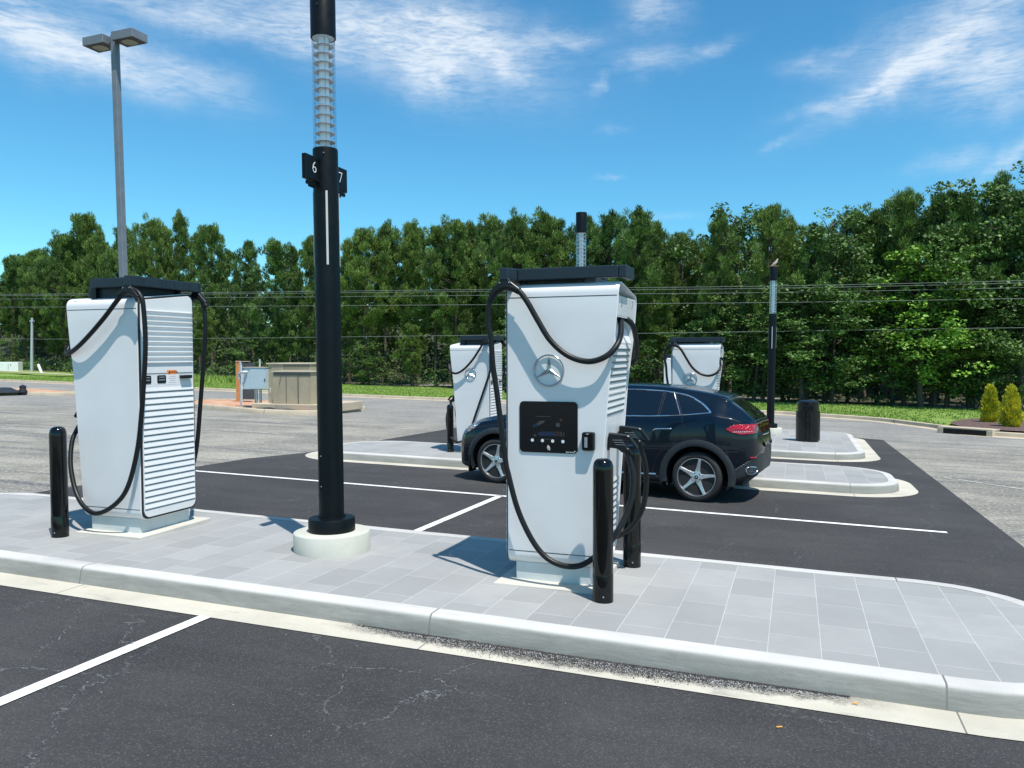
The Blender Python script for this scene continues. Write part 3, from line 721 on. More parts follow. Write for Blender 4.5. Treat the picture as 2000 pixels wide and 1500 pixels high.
    sl = M()
    for k in range(5):
        y = -.24+.12*k; sl.prism([(x, yy) for x, yy in rrect(xf_(2.14)-.095, xf_(2.14)-.02, y-.028, y+.028, .027, 5)], 2.130, 2.139, 'z')
    M().box(xf_(2.14)-.113, xf_(2.14)-.007, -.356, .356, 2.1385, 2.1455).build('cable_plate', 'plinth_grey', t)
    sl.each('cable_slot', 'black_gasket', t)
    for y in (-.18, .16): M().prism(rrect(y-.055, y+.055, 1.08, 1.25, .05, 6), xf_(1.16)-.02, xf_(1.16)-.0095, 'x').build('holster', 'black_gasket', t)
    M().prism([(.318,.78),(.318,.985),(.332,1.0),(.352,.96),(.340,.78)], -.30, -.272).build('side_bumper', 'black_plastic', t)
    # numbers over the two outlets
    for n_, y in (('6', -.20), ('7', .22)):
        text_mesh(n_, .10, 'print_grey', t, face_m((xf_(2.24)-.0045, y, 2.25), (0,1,0), (.06,0,1)), 'lettering', .001)
    # canopy: flat ring of beams on a raised tray
    cp = M().box(-.33,.26,-.27,.29,2.34,2.455).build('canopy_tray', 'beam_grey', t, bevel=.004, bseg=1)
    def beam(x0, x1, y0, y1): return M().box(x0, x1, y0, y1, 2.438, 2.53).build('canopy_beam', 'beam_grey', t, bevel=.006, bseg=2)
    beam(-.352,canopy-.063,-.375,-.30); beam(canopy-.06,canopy,-.368,-.05 if canopy > .4 else .33)
    beam(-.475,-.41,-.31,-.10); beam(-.473,-.412,-.097,.08); beam(-.475,-.41,.083,.31); beam(-.352,min(.21, canopy-.07),.30,.375)
    for s_ in (-1, 1):
        M().prism([(-.355,s_*.30),(-.355,s_*.377),(-.40,s_*.485),(-.465,s_*.485),(-.48,s_*.42),(-.475,s_*.313),(-.41,s_*.313)], 2.436, 2.532, 'z').build('canopy_corner', 'beam_grey', t, bevel=.006, bseg=2)
    M().box(-.412,min(.20, canopy-.07),-.302,.302,2.515,2.528).build('canopy_cover', 'black_plastic', t)
    br = M()
    for x, y in ((-.36,-.28),(-.36,.31),(.12,.31),(.12,-.28)): br.box(x, x+.05, y-.02, y+.02, 2.33, 2.44)
    br.each('canopy_bracket', 'black_plastic', t)
    hook(t, -1); hook(t, 1)
    # base
    M().box(-.385,.235,-.335,.335,-.02,.165).build('plinth', 'plinth_grey', t, bevel=.006)
    M().box(-.52,.30,-.51,.47,-.05,.022).build('concrete_pad', 'fresh_concrete', t, bevel=.008)
    for y, dz, dx in conn: connector(t, y, dz, dx)
    for c in cables: cable_part(t, c)
    if emblem_side: emblem(t, -.09 if emblem_side < 0 else -.02, 1.72, emblem_side*.375, emblem_side)
    if screen:
        F = face_m((0,-.3765,0), (1,0,0), (0,0,1))
        sc = M().prism(rrect(-.335,.145,1.066,1.474,.035), -.3825, -.3730).build('touch_screen', 'screen_black', t)
        im = M(); im.prism([(-.17,1.20),(-.03,1.20),(-.02,1.222),(-.05,1.235),(-.15,1.235),(-.185,1.222)], -.3833, -.3827)
        im.prism([(-.22,1.26),(-.18,1.28),(-.19,1.30),(-.225,1.285)], -.3833, -.3827); im.each('screen_image', 'screen_picture', sc)
        im = M().prism([(-.18,1.28),(-.13,1.305),(-.125,1.325),(-.175,1.315),(-.19,1.295)], -.3833, -.3827)
        im.lathe([(.018,-.3833),(.018,-.3827)], (-.015,1.29), 14, 'y'); im.box(-.215,-.195,-.3833,-.3827,1.195,1.21); im.box(-.15,-.06,-.3833,-.3827,1.172,1.177)
        im.box(-.20,-.08,-.3833,-.3827,1.352,1.356)
        for k in range(2): im.box(.012+.018*k,.018+.018*k,-.3833,-.3827,1.20,1.235)
        im.each('screen_image', 'screen_picture_pale', sc)
        im = M()
        for k in range(4): im.box(-.035+.012*k,-.028+.012*k,-.3833,-.3827,1.20,1.238)
        im.lathe([(.012,-.3833),(.012,-.3827)], (.01,1.33), 12, 'y'); im.each('screen_image', 'screen_picture_warm', sc)
        for k in range(4):
            bt = M().lathe([(.0125,-.3845),(.0125,-.3825)], (-.228+.0845*k,1.163-.0012*k), 16, 'y').build('button', 'print_white', sc)
            M().tube([(-.228+.0845*k+.005*math.cos(a), -.3848, 1.163-.0012*k+.005*math.sin(a)) for a in np.linspace(0,5.,7)], .0008, 5).build('button_symbol', 'print_grey', bt)
        nf = M()
        for r in (.012,.020,.028): nf.tube([(-.110+r*math.cos(a), -.3832, 1.098+r*math.sin(a)) for a in np.linspace(-.5,1.25,8)], .0018, 6)
        nf.each('contactless_symbol', 'print_white', sc)
        text_mesh('hypercharger', .0135, 'print_white', sc, face_m((.085,-.3830,1.078), (1,0,0), (0,0,1)), 'lettering', .0003)
        M().prism([(.117,1.088),(.127,1.088),(.122,1.078)], -.3833, -.3827).build('logo_mark', 'print_white', sc)
        rd = M().prism(rrect(.188,.286,1.098,1.242,.016), -.4270, -.3730).build('card_reader', 'black_plastic', t, bevel=.006, bseg=2)
        M().prism(rrect(.203,.272,1.112,1.222,.008), -.4295, -.4265).build('reader_window', 'bollard_black', rd)
        M().box(.212,.235,-.4312,-.4294,1.125,1.205).build('card_slot', 'print_grey', rd); M().box(.226,.244,-.4295,-.4275,1.228,1.231).build('light_bar', 'print_white', rd)
    return t
c_near = [(.40,-.06,2.16),(.452,-.21,2.055),(.461,-.367,1.932),(.389,-.437,1.834),(.252,-.452,1.791),(.091,-.457,1.835),(-.054,-.457,1.955),(-.158,-.457,2.116),(-.242,-.457,2.258),(-.319,-.457,2.353),(-.404,-.457,2.387),(-.50,-.457,2.358),(-.557,-.457,2.274),(-.575,-.457,2.123),(-.551,-.457,1.98),(-.535,-.457,1.763),(-.501,-.457,1.542),(-.429,-.467,1.019),(-.402,-.467,.889),(-.325,-.472,.624),(-.221,-.477,.413),(-.119,-.477,.28),(-.009,-.477,.213),(.123,-.472,.196),(.24,-.457,.235),(.38,-.42,.36),(.458,-.37,.47),(.515,-.30,.60),(.55,-.25,.744),(.548,-.21,.899),(.51,-.185,1.03),(.485,-.18,1.085)]
c_far = [(.40,.08,2.16),(.471,.10,2.10),(.486,.18,2.024),(.482,.28,1.897),(.433,.40,1.787),(.26,.455,1.72),(.06,.457,1.80),(-.10,.457,1.97),(-.24,.457,2.23),(-.319,.457,2.353),(-.404,.457,2.387),(-.50,.457,2.358),(-.557,.457,2.24),(-.57,.457,2.0),(-.53,.457,1.6),(-.45,.462,1.1),(-.33,.467,.62),(-.15,.472,.36),(.08,.468,.27),(.25,.38,.25),(.37,.30,.31),(.46,.28,.395),(.544,.26,.556),(.577,.23,.78),(.567,.19,.957),(.525,.16,1.11)]
l_near = [(.38,.10,2.16),(.45,.24,2.02),(.475,.35,1.84),(.402,.407,1.794),(.186,.447,1.894),(-.094,.457,2.115),(-.324,.457,2.335),(-.42,.457,2.385),(-.495,.457,2.394),(-.569,.457,2.339),(-.603,.457,2.227),(-.617,.457,1.839),(-.558,.457,1.253),(-.492,.457,.858),(-.373,.462,.507),(-.214,.467,.324),(.017,.467,.219),(.192,.457,.272),(.346,.417,.41),(.475,.357,.654),(.55,.27,.88),(.56,.20,1.0),(.51,.17,1.10)]
l_far = [(.38,-.10,2.16),(.45,-.24,2.02),(.475,-.35,1.84),(.402,-.407,1.794),(.186,-.447,1.894),(-.094,-.457,2.115),(-.30,-.457,2.36),(-.39,-.457,2.40),(-.456,-.457,2.39),(-.509,-.457,2.31),(-.533,-.457,2.008),(-.457,-.457,1.299),(-.384,-.457,.748),(-.25,-.46,.42),(-.05,-.46,.25),(.15,-.45,.25),(.33,-.40,.42),(.46,-.34,.66),(.54,-.25,.9),(.51,-.18,1.09)]
r2n = [(.40,.12,2.15),(.46,.22,2.04),(.50,.34,1.90),(.42,.43,1.77),(.28,.455,1.73),(.10,.457,1.82),(-.10,.457,2.02),(-.26,.457,2.24),(-.34,.457,2.355),(-.42,.457,2.385),(-.50,.457,2.35),(-.535,.457,2.25),(-.545,.457,2.08),(-.50,.457,1.8),(-.40,.457,1.5),(-.27,.457,1.15),(-.16,.457,.85),(-.05,.46,.55),(.08,.47,.33),(.25,.45,.26),(.42,.40,.34),(.54,.34,.5),(.60,.26,.75),(.58,.20,.95),(.51,.17,1.10)]
build_charger('white charger with black screen, chrome star emblem and two plugs, nearest on the right', (-1.715,6.425,.15), 0., 1., -1, True, (c_near, c_far))
build_charger('white charger with plain blank side and full louvred back, beside the leftmost bollard', (-6.40,6.425,.15), PI, 1., None, False, (l_near, l_far), canopy=.20)
r2n = [(.40,.12,2.15),(.46,.22,2.04),(.50,.34,1.90),(.42,.42,1.77),(.28,.455,1.73),(.10,.457,1.82),(-.10,.46,2.02),(-.26,.462,2.24),(-.34,.462,2.355),(-.42,.462,2.385),(-.50,.462,2.35),(-.535,.462,2.25),(-.545,.462,2.08),(-.50,.462,1.8),(-.40,.462,1.5),(-.27,.462,1.15),(-.16,.464,.85),(-.05,.468,.55),(.08,.48,.33),(.25,.47,.26),(.42,.42,.34),(.54,.34,.5),(.60,.26,.75),(.58,.20,.95),(.52,.17,1.085)]
build_charger('white charger with star emblem and louvred back, partly behind the nearest charger', (-5.98,14.76,.13), PI, .92, 1, False, (r2n, [(p[0], -p[1], p[2]) for p in r2n]), canopy=.42)
build_charger('white charger with star emblem rising behind the roof of the black car', (-1.64,14.76,.13), 0., .92, -1, False, (c_near, c_far))
build_charger('distant white charger almost hidden behind the one over the car roof', (-4.2,30.3,.13), 0., .90, None, False, (c_far,))

# ------------------------------------------------------------------ bollards
bmesh0 = None
def bollard(loc, label, scale=1.):
    global bmesh0
    t = thing('bollard', label, 'bollard', loc, 0, 'black bollards guarding the chargers', scale=scale)
    if bmesh0 is None:
        a = M().lathe([(.0765,-.02),(.0765,.98),(.0755,1.01),(.068,1.04),(.052,1.06),(.03,1.068),(.004,1.07)], seg=36).build('sleeve', 'bollard_black', t, smooth=50)
        b = M().lathe([(.0782,-.02),(.0782,.20),(.0768,.205)], seg=36).build('foot_band', 'bollard_black', t, smooth=40)
        s = M().tube([(.02,-.077,.05),(.022,-.083,.05)], .006, 8).build('bolt', 'satin_steel', t); bmesh0 = (a, b, s)
    else:
        for o in bmesh0: c = o.copy(); COL.objects.link(c); c.parent = t
bollard((-1.31,5.80,.148), 'black bollard in front of the plugs of the charger with the screen')
bollard((-1.31,6.92,.148), 'black bollard behind the hanging plugs, right of the charger with the screen')
bollard((-6.69,5.77,.148), 'leftmost black bollard, at the left end of the front island')
bollard((-6.41,14.42,.148), 'small far black bollard in front of the nose of the black car', .88)
# ------------------------------------------------------------------ lamp columns with clear finned heads
def lamp_column(label, loc, sc, lean, signs=False, footing=True, rz=0.):
    t = thing('lamp_column', label, 'lamp column', loc, rz, 'black light columns between the chargers', lean=lean, scale=sc)
    M().lathe([(.35,-.05),(.35,.165),(.345,.172),(.335,.175),(.1,.175)], seg=56).build('footing', 'round_footing', t, smooth=40)
    M().lathe([(.212,.17),(.214,.18),(.214,.285),(.208,.297),(.19,.302),(.125,.304),(.124,.32)], seg=48).build('base_collar', 'pole_black', t, smooth=40)
    sh = M().lathe([(.1155,.29),(.1145,3.68),(.112,3.70),(.09,3.705)], seg=48).build('pole', 'pole_black', t, smooth=40)
    M().prism(rrect(-.05,.05,.55,.92,.012), -.1165, -.112).build('access_hatch', 'pole_black', sh, bevel=.001, bseg=1)
    b = M()
    for z in (.60,.88): b.tube([(-.03,-.11,z),(-.03,-.1185,z)], .006, 8)
    b.tube([(.05,-.10,3.64),(.055,-.113,3.64)], .005, 8); b.each('bolt', 'satin_steel', sh)
    for a in (-55, 35, 125, -145):
        c, s = math.cos(rad(a)), math.sin(rad(a))
        o = M().box(.108,.1185,-.0095,.0095,2.63,3.30).xf(Matrix.Rotation(rad(a), 4, 'Z')).build('light_strip', 'glow_white', t)
    hd = M().lathe([(.047,3.69),(.047,4.72)], seg=24).build('lamp_core', 'lamp_core', t, smooth=40)
    f = M()
    for k in range(12):
        z = 3.765+k*.0795; f.lathe([(.048,z+.012),(.092,z-.004),(.094,z-.002),(.094,z),(.048,z+.016)], seg=32)
    f.build('fin', 'lamp_fin', hd, smooth=40)
    r = M()
    for a in (45,135,225,315): r.tube([(.058*math.cos(rad(a)),.058*math.sin(rad(a)),3.69),(.058*math.cos(rad(a)),.058*math.sin(rad(a)),4.72)], .003, 6)
    r.each('rod', 'galvanised', hd)
    g = M(); g.tube([(0,0,3.70),(0,0,4.715)], .106, 40, caps=False).build('glass_tube', 'clear_glass', t, smooth=60)
    M().lathe([(.1145,4.712),(.1145,5.13),(.111,5.138),(.02,5.14)], seg=48).build('cap', 'pole_black', t, smooth=40)
    M().lathe([(.10,4.7105),(.10,4.7125)], seg=32).build('reflector', 'lamp_core', t)
    M().tube([(.012,-.110,4.98),(.012,-.1175,4.98)], .012, 12).build('bolt', 'beam_grey', t)
    if signs:
        for num, y0, y1, dy in (('6', -.335, -.085, 0), ('7', .085, .355, 0)):
            sg = M().box(-.03,.012,y0,y1,3.37,3.59).build('number_plate', 'pole_black', t, bevel=.004, bseg=1)
            yc = -.20 if num == '6' else .235
            text_mesh(num, .150, 'print_white', sg, face_m((.0125,yc,3.487), (0,1,0), (0,0,1)), 'lettering', .001, -.003)
            M().box(-.02,.0,y0+.04,y1-.02,3.33,3.362).box(-.015,-.005,y0+.07,y1-.09,3.31,3.332).each('plate_bracket', 'pole_black', sg)
    return t
lamp_column('tall black light column with number plates 6 and 7, nearest of its kind', (-4.02,6.38,.15), 1., (-.030,-.01), True)
lamp_column('black light column whose clear top rises above the nearest charger', (-3.85,14.8,.13), .912, (-.012,-.02), False, rz=-.35)
lamp_column('black light column standing beside the litter bin', (-.61,23.15,.14), .893, (-.004,-.02), False, rz=-.62)
# bird and nest on the far column
nb = M().lathe([(.03,-.01),(.12,.015),(.14,.05),(.11,.06),(.02,.03)], seg=14)
for k in range(16):
    a = random.uniform(0, 6.28); r = random.uniform(.08,.14); nb.tube([(r*math.cos(a), r*math.sin(a), .03), (1.9*r*math.cos(a+.5), 1.5*r*math.sin(a+.5), random.uniform(.0,.14))], .004, 4)
o = nb.build('bird_nest', 'nest_straw'); o.location = (-.64,23.06,4.725); o.scale = (.7,.7,.6); tag(o, 'straw bird nest on top of the light column by the litter bin', 'nest')
def bird():
    me = bpy.data.meshes.new('bird'); P_ = [(0,0,0),(.05,0,.035),(.085,0,.085),(.105,0,.095),(.125,0,.09),(-.05,0,-.01),(-.11,0,-.035),(-.16,0,-.055)]
    r = [.042,.038,.024,.021,.006,.036,.014,.010]; E_ = [(0,1),(1,2),(2,3),(3,4),(0,5),(5,6),(6,7)]
    me.from_pydata(P_, E_, []); o = bpy.data.objects.new('bird', me); COL.objects.link(o)
    sk = o.modifiers.new('skin', 'SKIN'); me.skin_vertices.new() if not me.skin_vertices else None
    for i, v in enumerate(me.skin_vertices[0].data): v.radius = (r[i], r[i]); v.use_root = (i == 0)
    o.modifiers.new('sub', 'SUBSURF').levels = 1; me.materials.append(MATS['bird_brown']); return o
o = bird(); o.location = (-.60,23.1,4.83); o.rotation_euler = (0,-.3,.4); o.scale = (1.,1.,1.); tag(o, 'small pale brown bird perched on the nest atop the light column', 'bird')

# ------------------------------------------------------------------ tall parking light
t = thing('parking_light', 'tall grey square pole with two shoebox lamps against the sky', 'street lamp', (-15.69,15.5,0), 0, lean=(-.036,-.02))
M().box(-.075,.075,-.075,.075,.3,9.85).build('pole', 'pole_paint_grey', t, bevel=.008, bseg=1)
M().lathe([(.3,-.1),(.3,.55),(.29,.57),(.05,.58)], seg=32).build('footing', 'round_footing', t, smooth=40)
for s in (-1, 1):
    hd = M().box(s*.13 if s > 0 else -.79, .79 if s > 0 else -.13, -.25, .25, 9.62, 9.83).build('lamp_head', 'pole_paint_grey', t, bevel=.01, bseg=1)
    M().box(min(s*.16,s*.76), max(s*.16,s*.76), -.22, .22, 9.612, 9.619).build('underside', 'lamp_under', hd)
    M().prism(rrect(min(s*.28,s*.64), max(s*.28,s*.64), -.16, .16, .12), 9.605, 9.6115, 'z').build('lens', 'lens_grey', hd)
    M().box(min(s*.06,s*.14), max(s*.06,s*.14), -.05, .05, 9.68, 9.76).build('arm', 'pole_paint_grey', t)

# ------------------------------------------------------------------ litter bin
t = thing('litter_bin', 'glossy black domed litter bin standing on the far island', 'litter bin', (.34,21.0,.148), 0)
M().lathe([(.23,.0),(.255,.015),(.255,.93),(.27,.94),(.27,.965),(.25,.985),(.18,1.01),(.08,1.025),(.01,1.028)], seg=40).build('body', 'bin_black', t, smooth=30)
for a0 in (-172, -82, 8, 98):
    pts = [(r*math.cos(rad(a)), r*math.sin(rad(a))) for r, rg in ((.288, range(a0, a0+75, 7)), (.262, range(a0+70, a0-7, -7))) for a in rg]
    M().prism(pts, .03, .735, 'z').build('side_panel', 'bin_black', t, smooth=30)
M().prism([(x, z) for x, z in rrect(-.12,.12,.77,.90,.02)], -.262, -.235).build('flap', 'pole_black', t, bevel=.003, bseg=1)

# ------------------------------------------------------------------ electrical equipment
Y0 = 24.7
t = thing('electrical_cabinet', 'large tan steel electrical cabinet with a lower front box on a concrete pad', 'electrical cabinet', (-17.4,Y0,.14), -.0)
M().box(-1.15,1.9,-.75,1.9,-.1,.20).build('pad', 'old_kerb', t, bevel=.015)
M().box(-1.02,.78,.05,1.3,.20,1.62).build('tall_body', 'tan_metal', t, bevel=.01)
M().box(-1.06,.82,.0,1.36,1.62,1.665).build('roof', 'tan_lid', t, bevel=.008)
M().box(-.86,-.34,.035,.05,.3,1.55).build('door', 'tan_metal', t, bevel=.004)
M().box(-.32,.80,.025,.047,1.52,1.6).build('vent', 'tan_dark', t)
M().box(-.36,1.25,-.55,.0,.20,1.34).build('front_box', 'tan_metal', t, bevel=.01)
M().box(-.40,1.30,-.60,.03,1.345,1.385).build('box_lid', 'tan_lid', t, bevel=.006)
M().box(-.33,1.22,-.565,-.552,1.22,1.34).build('vent', 'tan_dark', t)
M().box(.70,.73,-.57,-.551,.22,1.33).box(.20,.215,-.565,-.551,.22,1.22).each('door_edge', 'tan_dark', t)
M().tube([(.0,-.58,1.22),(-.04,-.59,.98),(-.07,-.58,.88)], .012, 6).build('padlock_bar', 'tan_dark', t)
d = M()
for z in (.72,.66,.59): d.tube([(-.92,.048,z),(-.92,.043,z)], .025, 12)
d.each('sticker', 'label_white', t)
t = thing('meter_box', 'pale blue steel meter box on grey conduits beside the tan cabinet', 'meter box', (-18.95,Y0-.15,.14), 0)
M().box(-.42,.55,.0,.38,.66,1.46).build('box', 'pale_blue_metal', t, bevel=.01)
M().box(-.10,.53,-.014,.0,.68,1.44).build('door', 'pale_blue_metal', t, bevel=.003)
M().box(-.44,.57,-.03,.40,1.462,1.485).build('lid', 'tan_lid', t)
M().tube([(-.5,-.06,.0),(-.5,-.06,1.70)], .03, 10).tube([(.1,.3,1.4),(.1,.3,1.78)], .035, 10).each('post', 'galvanised', t, smooth=60)
c = M()
for x, y in ((.0,.15),(.09,.12),(.17,.2),(.24,.15)): c.tube([(x,y,-.05),(x,y,.67)], .035, 10)
c.each('conduit', 'galvanised', t, smooth=60)
M().tube(catmull([(-.22,-.02,1.30),(-.30,-.12,1.30),(-.42,-.16,1.28),(-.50,-.15,1.20),(-.50,-.12,1.05)], 5), .055, 12).build('elbow_pipe', 'galvanised', t, smooth=60)
M().box(.53,.56,-.03,.0,.98,1.06).build('latch', 'dark_box', t)
t = thing('breaker_board', 'narrow orange timber board carrying dark breaker boxes left of the meter box', 'breaker board', (-21.75,27.3,.14), .15)
M().box(-.16,.02,.0,.10,-.05,1.70).build('board', 'orange_board', t, bevel=.006)
M().box(.03,.12,.02,.08,.0,1.62).build('side_post', 'white_board', t)
for z in (.10,.80,1.28): M().box(.13,.62,.0,.2,z,z+.42 if z < 1.2 else z+.33).build('breaker_box', 'dark_box' if z != .80 else 'pale_blue_metal', t, bevel=.01)
M().box(-.16,.45,-.02,.12,1.66,1.69).build('cross_bar', 'old_kerb', t)
# far left: white box, leaning pipe, thin pole
t = thing('roadside_box', 'white utility box on the grass at the left edge', 'utility box', (-84.5,66.3,.1), .5)
M().box(-1.6,1.0,-.6,.6,-.1,1.0).build('body', 'white_board', t, bevel=.03); M().box(-.05,-.02,-.61,-.6,.1,.8).build('door_gap', 'dark_box', t); M().box(.2,.26,-.63,-.6,.6,.75).build('vent', 'dark_box', t)
o = M().tube([(0,0,0),(-.5,0,.9)], .13, 10).build('marker_post', 'white_board'); o.location = (-70.5,58.6,.1); tag(o, 'white marker post leaning in the tall grass on the left', 'marker post')
t = thing('utility_pole', 'thin grey pole at the trees left of the blank charger', 'utility pole', (-74.8,61,.2), 0, lean=(0,0))
M().tube([(0,0,0),(0,0,5.6)], [.16,.12], 10).build('shaft', 'galvanised', t, smooth=60); M().box(-.25,.25,-.1,.1,5.2,5.32).build('crossarm', 'galvanised', t)

# power lines
for i, (a, b, c) in enumerate(((6.5,6.34,6.39),(6.43,6.25,6.30),(6.19,6.04,6.10),(5.53,5.44,5.54),(3.11,3.65,4.14))):
    y = 44.+.25*i*(i < 3) if True else 44
    L = catmull([(-110,y,a+.35),(-57.3,y,a),(-15.8,y,b),(10.2,y,c),(60,y,c+.9)], 10)
    o = M().tube(L, .011, 5).build('power_line', 'wire_grey')
    tag(o, ['topmost thin overhead wire strung across the trees','second thin overhead wire from the top across the trees','third thin overhead wire, lowest of the close trio','single overhead wire below the close trio of wires','lowest overhead wire, sloping across the tree trunks'][i], 'power line', 'overhead wires before the trees')
# ------------------------------------------------------------------ car (x from front axle 0 to rear axle 3.2, near side is -y)
S0, S1 = -.83, 4.03
cq = lambda x: x if x < 3.6 else 3.6+(x-3.6)*.86
def tab(pts, sm=.07):
    xs = np.linspace(S0, S1, 1001); y = np.interp(xs, [p[0] for p in pts], [p[1] for p in pts])
    k = max(1, int(sm/(xs[1]-xs[0]))); ker = np.exp(-.5*(np.arange(-3*k, 3*k+1)/k)**2); ker /= ker.sum()
    # odd-reflected padding keeps the end values and slopes
    pad = 3*k; l = 2*y[0]-y[1:pad+1][::-1]; r = 2*y[-1]-y[-pad-1:-1][::-1]
    ys = np.convolve(np.concatenate([l, y, r]), ker, 'valid'); return lambda s: np.interp(s, xs, ys)
f_z0 = tab([(-.83,.25),(-.7,.20),(-.3,.22),(.4,.235),(2.7,.24),(3.5,.25),(3.75,.30),(3.93,.37),(4.03,.46)], .05)
f_zT = tab([(-.83,.52),(-.81,.66),(-.77,.78),(-.70,.87),(-.6,.94),(-.4,1.015),(-.15,1.07),(.15,1.115),(.45,1.15),(.55,1.17),(.8,1.33),(1.05,1.46),(1.35,1.57),(1.7,1.635),(2.1,1.652),(2.5,1.645),(2.8,1.625),(3.1,1.588),(3.4,1.54),(3.54,1.505),(3.59,1.44),(3.75,1.335),(3.90,1.205),(3.945,1.16),(3.97,1.09),(3.995,1.0),(4.015,.9),(4.03,.80)], .022)
f_zB = tab([(-.83,.48),(-.78,.66),(-.70,.79),(-.55,.89),(-.3,.965),(0,1.02),(.5,1.085),(1.2,1.125),(2.1,1.155),(2.6,1.18),(2.95,1.21),(3.4,1.255),(3.65,1.22),(3.85,1.15),(3.93,1.10),(3.98,.99),(4.015,.87),(4.03,.78)], .03)
f_W = tab([(-.83,.36),(-.82,.52),(-.79,.66),(-.73,.77),(-.62,.855),(-.4,.92),(0,.945),(.5,.94),(1.5,.94),(2.6,.945),(3.2,.955),(3.45,.94),(3.65,.90),(3.78,.855),(3.87,.80),(3.93,.73),(3.97,.65),(4.0,.56),(4.02,.46),(4.03,.36)], .018)
f_wr = tab([(-.83,.20),(-.7,.48),(-.4,.66),(.1,.76),(.5,.78),(.8,.72),(1.2,.66),(1.8,.635),(2.5,.625),(3.0,.60),(3.4,.565),(3.56,.56),(3.76,.59),(3.9,.60),(3.98,.50),(4.03,.30)], .04)
def section(s, n=84):
    z0, zT, zB, W, wr = f_z0(s), f_zT(s), f_zB(s), f_W(s), f_wr(s)
    zT = max(zT, zB+.012); h = zB-z0; g = zT-zB; wr = min(wr, W*.86)
    zr = zB+g*.86
    pts = [(W-.17, z0-.0), (W-.10, z0+.012), (W-.035, z0+.05), (W-.018, z0+.20*h), (W-.004, z0+.44*h), (W, z0+.60*h), (W-.006, z0+.76*h), (W-.022, z0+.88*h), (W-.050, z0+.965*h),
           (W-.082, zB+.004), ((W-.09)*.66+wr*.34, zB+g*.33), ((W-.09)*.30+wr*.70, zB+g*.64), (wr, zr), (wr-.085, zB+g*.955), (wr*.55, zT-.006), (wr*.28, zT-.001), (0, zT)]
    c = catmull(pts, 12); c = np.array(c)
    return c
